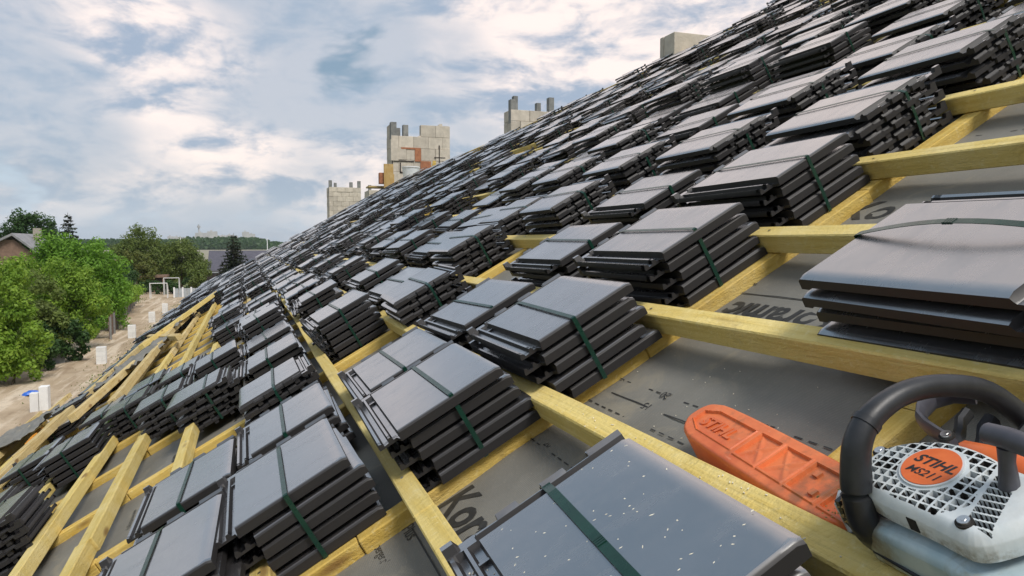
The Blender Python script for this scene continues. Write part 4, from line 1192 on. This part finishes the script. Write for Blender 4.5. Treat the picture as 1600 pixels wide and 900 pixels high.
def vegetation():
    def B(cx, w, depth, top_px, bot_px, dist):   # ellipsoid from its extent in metres
        return None
    def m_per_px(d): return d / 1085.0
    # big bright round tree
    d = 66; X = px_ground(126, d)
    tree('maple_tree', 'large round bright green tree standing behind the yellow-green bushes', X, d, 9.0, [(-.2, 0, 5.7, 2.5, 2.4, 2.6), (1.5, .3, 4.3, 2.0, 2.0, 2.3), (-1.6, .2, 4.8, 2.0, 2.0, 2.4), (2.5, 0, 2.6, 1.2, 1.4, 2.0), (.3, -.6, 3.0, 2.7, 2.0, 2.4)], M['leaf_bright'], 26000, .13, seed=1)
    d = 100; X = px_ground(44, d)
    tree('broadleaf_tree', 'dark round-headed tree rising behind the gabled house', X, d, 11, [(0, 0, 8.2, 2.9, 2.6, 2.6), (1.5, 0, 7.2, 2.0, 2, 1.9), (-1.3, 0, 6.9, 2.2, 2, 1.8)], M['leaf_dark'], 9000, .18, seed=2)
    conifer('dark spruce tip showing above the bright round tree', px_ground(110, 92), 92, 10.6, 2.6, 3, 11, 'spruces')
    d = 121; X = px_ground(222, d)
    tree('broadleaf_tree', 'wide olive green tree rising behind the dark shed', X, d, 9, [(0, 0, 5.4, 2.7, 2.4, 2.5), (-1.3, -.3, 4.2, 2.2, 2.0, 2.4), (1.8, -.2, 4.0, 1.9, 1.8, 2.2), (0, -.8, 3.4, 2.8, 2, 1.9)], M['leaf_olive'], 16000, .17, seed=3, k=1.18)
    d = 124; X = px_ground(284, d)
    tree('broadleaf_tree', 'lower dark olive tree between the shed and white flat-roofed building', X, d, 7, [(0, 0, 3.9, 2.7, 2.5, 2.6), (1.7, 0, 3.0, 2.0, 2, 2.3), (-1.9, 0, 3.4, 2.2, 2, 2.5)], M['leaf_olive'], 12000, .17, seed=4, k=1.15)
    tree('broadleaf_tree', 'rusty olive tree in front of the wide olive tree', px_ground(214, 116), 116, 5.6, [(0, 0, 3.2, 1.7, 1.6, 2.0), (-1.3, 0, 3.4, 1.6, 1.5, 1.9), (1.2, 0, 2.9, 1.4, 1.5, 1.8)], M['leaf_rust'], 7000, .16, seed=5, k=1.1)
    tree('broadleaf_tree', 'small dark tree by corner of the white flat-roofed building', px_ground(310, 110), 110, 5, [(0, 0, 2.0, 1.5, 1.4, 2.0)], M['leaf_olive'], 4000, .15, seed=6)
    tree('broadleaf_tree', 'dark bushy tree hiding the left end of the shed', px_ground(196, 108), 108, 5, [(0, 0, 2.2, 1.8, 1.6, 2.3), (-1.5, 0, 1.9, 1.6, 1.4, 2.0)], M['leaf_dark'], 6000, .15, seed=7)
    conifer('broad dark spruce before the violet roof', px_ground(367, 104), 104, 8.6, 3.3, 4, 12, 'spruces')
    # hedge and bushes along the track
    g = 'leafy bushes lining the left side of the dirt track'
    bs = [('tall yellow-green bush at the left edge of the picture', 20, 40, [(-.4, 0, 4.3, 2.0, 1.8, 2.2), (.6, -.3, 2.6, 1.7, 1.6, 2.2), (-1.2, 0, 2.2, 2.2, 1.8, 2.2)], 'leaf_yellow', 17000),
          ('yellow-green bush, third from left edge beneath the bright round tree', 118, 52, [(0, 0, 3.9, 2.1, 1.8, 2.1), (1.2, 0, 2.4, 1.8, 1.6, 2.2), (-1.0, 0, 2.6, 1.7, 1.6, 2.3)], 'leaf_yellow', 16000),
          ('olive green bush between the two yellow-green ones', 66, 46, [(0, 0, 3.6, 1.7, 1.6, 2.0), (.8, -.3, 2.0, 1.5, 1.4, 1.8), (-.6, 0, 1.8, 1.5, 1.4, 1.8)], 'leaf_olive', 12000),
          ('dark green bush at track edge above the blue tarpaulin', 92, 46, [(0, 0, 1.8, 1.4, 1.3, 1.7), (.9, .4, 1.3, 1.1, 1.1, 1.4)], 'leaf_dark', 8000),
          ('dark green bush nearest the start of the plank fence', 148, 58, [(0, 0, 2.3, 1.6, 1.5, 2.2), (-.9, 0, 1.6, 1.3, 1.3, 1.7)], 'leaf_bright', 9000),
          ('low green bush in lower left corner by the rubble', 2, 39, [(0, 0, 1.8, 1.6, 1.4, 1.7), (-1.2, 0, 1.6, 1.5, 1.4, 1.8), (1.1, .6, 1.3, 1.1, 1.2, 1.4)], 'leaf_yellow', 10000),
          ('small dark bush beside the grey concrete panel', 60, 43, [(0, 0, 1.3, 1.2, 1.2, 1.4)], 'leaf_dark', 5000),
          ('slim bright bush right of the large round tree', 172, 66, [(0, 0, 2.4, 1.4, 1.3, 2.2), (.5, 0, 1.6, 1.2, 1.2, 1.4)], 'leaf_bright', 7000)]
    bs.append(('tall bright yellow-green bush below the gabled house, second from the left edge', 52, 53, [(0, 0, 4.3, 2.4, 1.8, 2.2), (-1.4, 0, 3.2, 2.0, 1.6, 2.2), (1.3, 0, 2.8, 1.9, 1.6, 2.2)], 'leaf_yellow', 16000))
    for i, (lab, px, d, bl, mt, n) in enumerate(bs):
        tree('bush', lab, px_ground(px - 12, d + 3), d + 3, 4, [(a * .85, b_, c_ , e * .80, f_ * .8, g_ * .88) for a, b_, c_, e, f_, g_ in bl], M[mt], n, .105, 'bush', g, trunk=False, seed=20 + i)
    # clipped yellow hedge over the fence, dark hedges by the shed
    tree('hedge', 'yellow-tinged hedge growing over the plank fence', px_ground(190, 80), 80, 2, [(0, 0, 2.0, 1.1, 5, .8), (.2, 5, 1.9, 1.0, 5, .7), (-.3, -4, 1.9, 1.1, 4, .8)], M['leaf_yellow'], 6000, .13, 'hedge', None, False, 40)
    tree('hedge', 'dark clipped hedge behind the white goal frames', px_ground(252, 112), 112, 2, [(-3, 0, 1.0, 2.6, .6, 1.1), (0, 0, 1.0, 2.6, .6, 1.1), (3, 0, 1.0, 2.6, .6, 1.1)], M['leaf_dark'], 5000, .14, 'hedge', None, False, 41)
    # far wood: one mass
    r = random.Random(5); mb = MB()
    for k in range(1500):
        dist = r.uniform(900, 1150); px = r.uniform(-60, 470); x = px_ground(px, dist); hh = r.uniform(5, 12) * (1.3 if 290 < px < 405 else 1.05 if px < 420 else .8); ww = r.uniform(5, 12)
        for q in range(26):
            p = Vector((x + r.gauss(0, ww * .4), dist + r.gauss(0, 4), max(.5, hh * (r.random() ** .7))))
            s = r.uniform(.8, 2.0); a = Vector((r.gauss(0, 1), r.gauss(0, .4), r.gauss(0, 1))).normalized(); b = a.cross(Vector((r.gauss(0, .3), 1, r.gauss(0, .3)))).normalized()
            o = len(mb.v); mb.v += [tuple(p + a * s), tuple(p + b * s), tuple(p - a * s), tuple(p - b * s)]; mb.f.append((o, o + 1, o + 2, o + 3))
    tag(mb.build('distant_woodland', M['leaf_dark'], fix=False), kind='stuff')
    # low planting on the near side of the field
    mb = MB()
    for k in range(5000):
        dist = r.uniform(140, 290); px = r.uniform(-60, 460); p = Vector((px_ground(px, dist), dist, r.uniform(.1, 1.6))); s = r.uniform(.15, .5)
        a = Vector((r.gauss(0, 1), r.gauss(0, .4), r.gauss(0, 1))).normalized(); b = a.cross(Vector((0, 1, 0))).normalized()
        o = len(mb.v); mb.v += [tuple(p + a * s), tuple(p + b * s), tuple(p - a * s), tuple(p - b * s)]; mb.f.append((o, o + 1, o + 2, o + 3))
    tag(mb.build('field_scrub', M['leaf_olive'], fix=False), kind='stuff')
vegetation()

# ------------------------------------------------------------------ far things by the track and beyond
def places():
    # white block posts in a line along the track
    g = 'white block posts standing in a line beside the dirt track'
    labs = ['largest white block post, a stepped pair, nearest along the dirt track', 'second white block post along the track, counting from the nearest', 'third white block post along the track, counting from the nearest', 'fourth white block post along the track, counting from the nearest', 'farthest and smallest white block post along the dirt track']
    for i, (px, dist, hh, ww) in enumerate(((57, 35.1, 1.1, .34), (155, 47.9, 1.05, .5), (204, 60.1, 1.05, .5), (236, 71.7, 1.0, .5), (257, 81.2, 1.0, .5))):
        x = px_ground(px, dist); root = empty('block_post', (x, dist, 0), labs[i], 'post', g)
        if i == 0:
            mb = MB(); mb.box(-.36, -.2, 0, -.06, .15, .85); bev(mb.build('block', M['white_block'], root), .01)
            mb = MB(); mb.box(-.05, -.1, 0, .28, .35, 1.08); bev(mb.build('block', M['white_block'], root), .01)
        else:
            for k in range(4):
                mb = MB(); mb.box(-ww / 2, -.2, k * hh / 4 + .002, ww / 2, .2, (k + 1) * hh / 4 - .002); bev(mb.build('block', M['white_block'], root), .008)
    # plank fence
    root = empty('plank_fence', (px_ground(166, 62), 62, 0), 'red-brown vertical plank fence along the left side of the track', 'fence')
    A = Vector((px_ground(168, 60), 60, 0)); Bp = Vector((px_ground(213, 98), 98, 0)); D = Bp - A; n = 66
    base = Vector(root.location)
    an = atan2(D.y, D.x)
    me = None
    for k in range(n):
        p = A + D * (k + .5) / n - base
        if me is None:
            mb = MB(); mb.box(-.20, -.012, .05, .20, .012, 1.65); me = mb.mesh('plank', M['fence_wood'])
        o = link('plank', me, root, Matrix.Translation(p) @ Matrix.Rotation(an, 4, 'Z')); o.scale.z = random.uniform(.95, 1.04)
    for k in range(0, n + 1, 6):
        p = A + D * k / n - base; mb = MB(); mb.box(p.x + .05, p.y - .06, 0, p.x + .17, p.y + .06, 1.7); mb.build('fence_post', M['aac_grey'], root)
    # concrete panel among the bushes
    x = px_ground(83, 49); mb = MB(); mb.box(-.45, -.06, 0, .45, .06, 1.2); o = mb.build('concrete_panel', M['aac_grey']); o.location = (x, 49, 0); tag(o, 'weathered grey concrete panel standing between the bushes', 'panel'); bev(o, .01)
    # blue tarpaulin
    mb = MB(); r = random.Random(2); n = 10
    for a in range(n + 1):
        for b in range(n + 1): mb.v.append(((a / n - .5) * .8, (b / n - .5) * .7, .22 * (1 - ((a / n - .5) ** 2 + (b / n - .5) ** 2) * 3.2) + r.uniform(-.04, .04)))
    for a in range(n):
        for b in range(n): k = a * (n + 1) + b; mb.f.append((k, k + 1, k + n + 2, k + n + 1))
    o = mb.build('tarpaulin', M['blue_tarp'], fix=False); o.location = (px_ground(44, 39), 39, .05); tag(o, 'small crumpled blue tarpaulin lying at foot of the bushes', 'tarpaulin')
    # gabled house at far left
    d = 78; xc = px_ground(18, d); root = empty('gabled_house', (xc, d, 0), 'beige house with brown gable and grey roof at the left edge', 'house')
    W_ = 6.2; mb = MB(); mb.prism([(-W_ / 2 - 1.2, 0), (W_ / 2 - .3, 0), (W_ / 2 - .3, 8), (-W_ / 2 - 1.2, 8)], 0, 5.3); mb.build('wall', M['plaster'], root)
    IRX = Matrix(((1, 0, 0, 0), (0, 0, 1, 0), (0, 1, 0, 0), (0, 0, 0, 1)))
    mb = MB(); mb.prism([(-3.9, 5.3), (2.8, 5.3), (.35, 7.35), (-1.0, 7.35)], -.05, .1, IRX); mb.build('gable_boarding', M['brown_wood'], root)
    for sx, (a, b) in (('l', ((-4.7, 5.0), (.3, 7.75))), ('r', ((.3, 7.75), (3.3, 5.2)))):
        mb = MB(); (x0, z0), (x1, z1) = a, b
        mb.prism([(x0, z0), (x1, z1), (x1, z1 + .22), (x0, z0 + .22)], -.5, 8.5, IRX); mb.build('roof_slope', M['grey_roof'], root)
    mb = MB(); mb.box(.9, 4, 6.5, 1.5, 4.6, 8.5); mb.build('chimney', M['mortar'], root)
    for wx in (-2.6, .4):
        mb = MB(); mb.box(wx - .55, -.03, 2.4, wx + .55, .05, 3.7); f = mb.build('window', M['white_paint'], root); m2 = MB(); m2.box(wx - .45, -.05, 2.5, wx + .45, -.031, 3.6); m2.build('pane', M['glass'], f)
    mb = MB(); mb.cyl((2.2, 1, 6.2), .02, 2.0, 6); mb.build('aerial', M['metal_grey'], root)
    # brick chimney row behind it: low neighbouring roof
    # dark shed
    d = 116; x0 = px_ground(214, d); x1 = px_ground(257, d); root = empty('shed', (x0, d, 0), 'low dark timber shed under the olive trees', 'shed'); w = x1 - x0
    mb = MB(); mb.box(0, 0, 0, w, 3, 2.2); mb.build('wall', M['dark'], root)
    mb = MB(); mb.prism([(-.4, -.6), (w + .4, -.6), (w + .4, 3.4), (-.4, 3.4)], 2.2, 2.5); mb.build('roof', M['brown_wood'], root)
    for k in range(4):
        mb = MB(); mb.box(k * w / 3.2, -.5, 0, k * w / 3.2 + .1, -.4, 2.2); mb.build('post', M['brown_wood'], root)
    # goal frames
    for i, (pa, pb, dist, hh, lab) in enumerate(((234, 261, 103, 2.0, 'nearer white tube goal frame in front of the dark hedge'), (256, 280, 109, 2.4, 'farther white tube goal frame beside the grey sheet fence'))):
        xa, xb = px_ground(pa, dist), px_ground(pb, dist); root = empty('goal_frame', (xa, dist, 0), lab, 'goal', 'white tube goal frames'); w = xb - xa
        for (p, q, nm) in (((0, 0, 0), (0, 0, hh), 'goal_post'), ((w, 0, 0), (w, 0, hh), 'goal_post'), ((0, 0, hh), (w, 0, hh), 'crossbar')):
            mb = MB(); mb.tube([p, q], .045, 8); mb.build(nm, M['white_paint'], root, smooth=True)
        for sx in (0, w):
            mb = MB(); mb.tube([(sx, 0, hh), (sx, 1.0, hh - .3), (sx, 1.3, 0)], .04, 6); mb.build('stay', M['white_paint'], root, smooth=True)
    # grey sheet fence
    d = 104; x0 = px_ground(272, d); x1 = px_ground(312, d); root = empty('sheet_fence', (x0, d, 0), 'low grey sheet fence at the end of the dirt track', 'fence'); w = x1 - x0
    for k in range(6):
        mb = MB(); mb.box(k * w / 6 + .02, -.02, .1, (k + 1) * w / 6 - .02, .02, 1.25); mb.build('sheet', M['metal_grey'], root)
    for k in range(4):
        mb = MB(); mb.box(k * w / 3 - .1, -.06, 0, k * w / 3 + .1, .06, 1.4); mb.build('fence_post', M['white_paint'], root)
    # white flat-roofed building
    d = 112; x0 = px_ground(315, d); root = empty('flat_roofed_building', (x0, d, 0), 'off-white flat-roofed building with dark windows and dark parapet behind the tiles', 'building')
    w = 13; zt = 7 - (431 - 381) / 1085 * d * .97
    zt = 1.9
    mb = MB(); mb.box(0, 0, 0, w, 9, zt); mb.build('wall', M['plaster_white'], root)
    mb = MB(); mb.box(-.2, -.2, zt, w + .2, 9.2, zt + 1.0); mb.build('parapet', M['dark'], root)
    mb = MB(); mb.box(-.25, -.26, zt + 1.0, w + .2, -.18, zt + 1.12); mb.build('parapet_capping', M['metal_grey'], root)
    for k in range(5):
        a = 1.3 + k * 2.1; mb = MB(); mb.box(a, -.05, .3, a + 1.8, .05, 1.65); f = mb.build('window', M['white_paint'], root)
        for q in range(2):
            m2 = MB(); m2.box(a + .08 + q * .87, -.07, .38, a + .85 + q * .87, -.051, 1.58); m2.build('pane', M['glass'], f)
    # big violet roof
    d = 132; x0 = px_ground(324, d); root = empty('hall', (x0, d, 0), 'hall with a broad dark violet roof beyond the spruce', 'building')
    mb = MB(); mb.box(0, 0, 0, 40, 14, 2.2); mb.build('wall', M['plaster_white'], root)
    mb = MB(); mb.prism([(0, 1.9), (0, 2.1), (9, 5.8), (9, 5.6)], 0, 40, Matrix(((0, 0, 1, 0), (1, 0, 0, -.5), (0, 1, 0, 0), (0, 0, 0, 1)))); mb.build('roof', M['violet_roof'], root)
    # town on the horizon
    r = random.Random(8)
    pxs = sorted(r.choice([r.uniform(262, 290), r.uniform(296, 400), r.uniform(296, 400)]) for _ in range(26))
    for i in range(26):
        px = pxs[i]; d = r.uniform(1500, 1900); x = px_ground(px, d)
        w = r.uniform(8, 24); h = 15 + 1500 / 1085 * r.uniform(3, 12) * (1 if px > 295 else .5); root = empty('apartment_block', (x, d, 0), 'tiny pale apartment block in the hazy town on the horizon, %s' % ('leftmost of the row' if i == 0 else ordinal(i) + ' from the left'), 'building', 'pale blocks of the town on the horizon')
        mb = MB(); mb.box(0, 0, -5, w, 14, h); mb.build('wall', M['town'], root)
        mb = MB(); mb.box(w * .3, 4, h, w * .5, 9, h + 2.5); mb.build('roof_house', M['town'], root)
    d = 1600; x = px_ground(313, d); root = empty('mast', (x, d, 0), 'thin transmitter mast rising above the town on the horizon', 'mast')
    mb = MB(); mb.tube([(0, 0, 0), (0, 0, 46)], [2.2, 1.2], 8); mb.build('shaft', M['town'], root)
    mb = MB(); mb.tube([(0, 0, 39), (0, 0, 43)], [3.2, 3.2], 8); mb.build('platform', M['town'], root)
    # lamp posts in the field
    for px, lab in ((284, 'left of two thin white poles standing in the field'), (419, 'right of two thin white poles standing in the field')):
        d = 420; mb = MB(); mb.tube([(0, 0, 0), (0, 0, 10)], [.25, .2], 6); o = mb.build('field_pole', M['white_paint']); o.location = (px_ground(px, d), d, 0); tag(o, lab, 'pole')
places()

# ------------------------------------------------------------------ the air
def air():
    mb = MB(); mb.box(-3600, -700, -1.2, 3600, 5100, 70)
    m = bpy.data.materials.new('thin_haze'); m.use_nodes = True; m.node_tree.nodes.clear()
    o = m.node_tree.nodes.new('ShaderNodeOutputMaterial'); v = m.node_tree.nodes.new('ShaderNodeVolumePrincipled')
    v.inputs['Color'].default_value = (.80, .86, .93, 1); v.inputs['Density'].default_value = .00013; v.inputs['Anisotropy'].default_value = .2
    m.node_tree.links.new(v.outputs[0], o.inputs['Volume'])
    tag(mb.build('haze', m, fix=True), kind='stuff')
air()
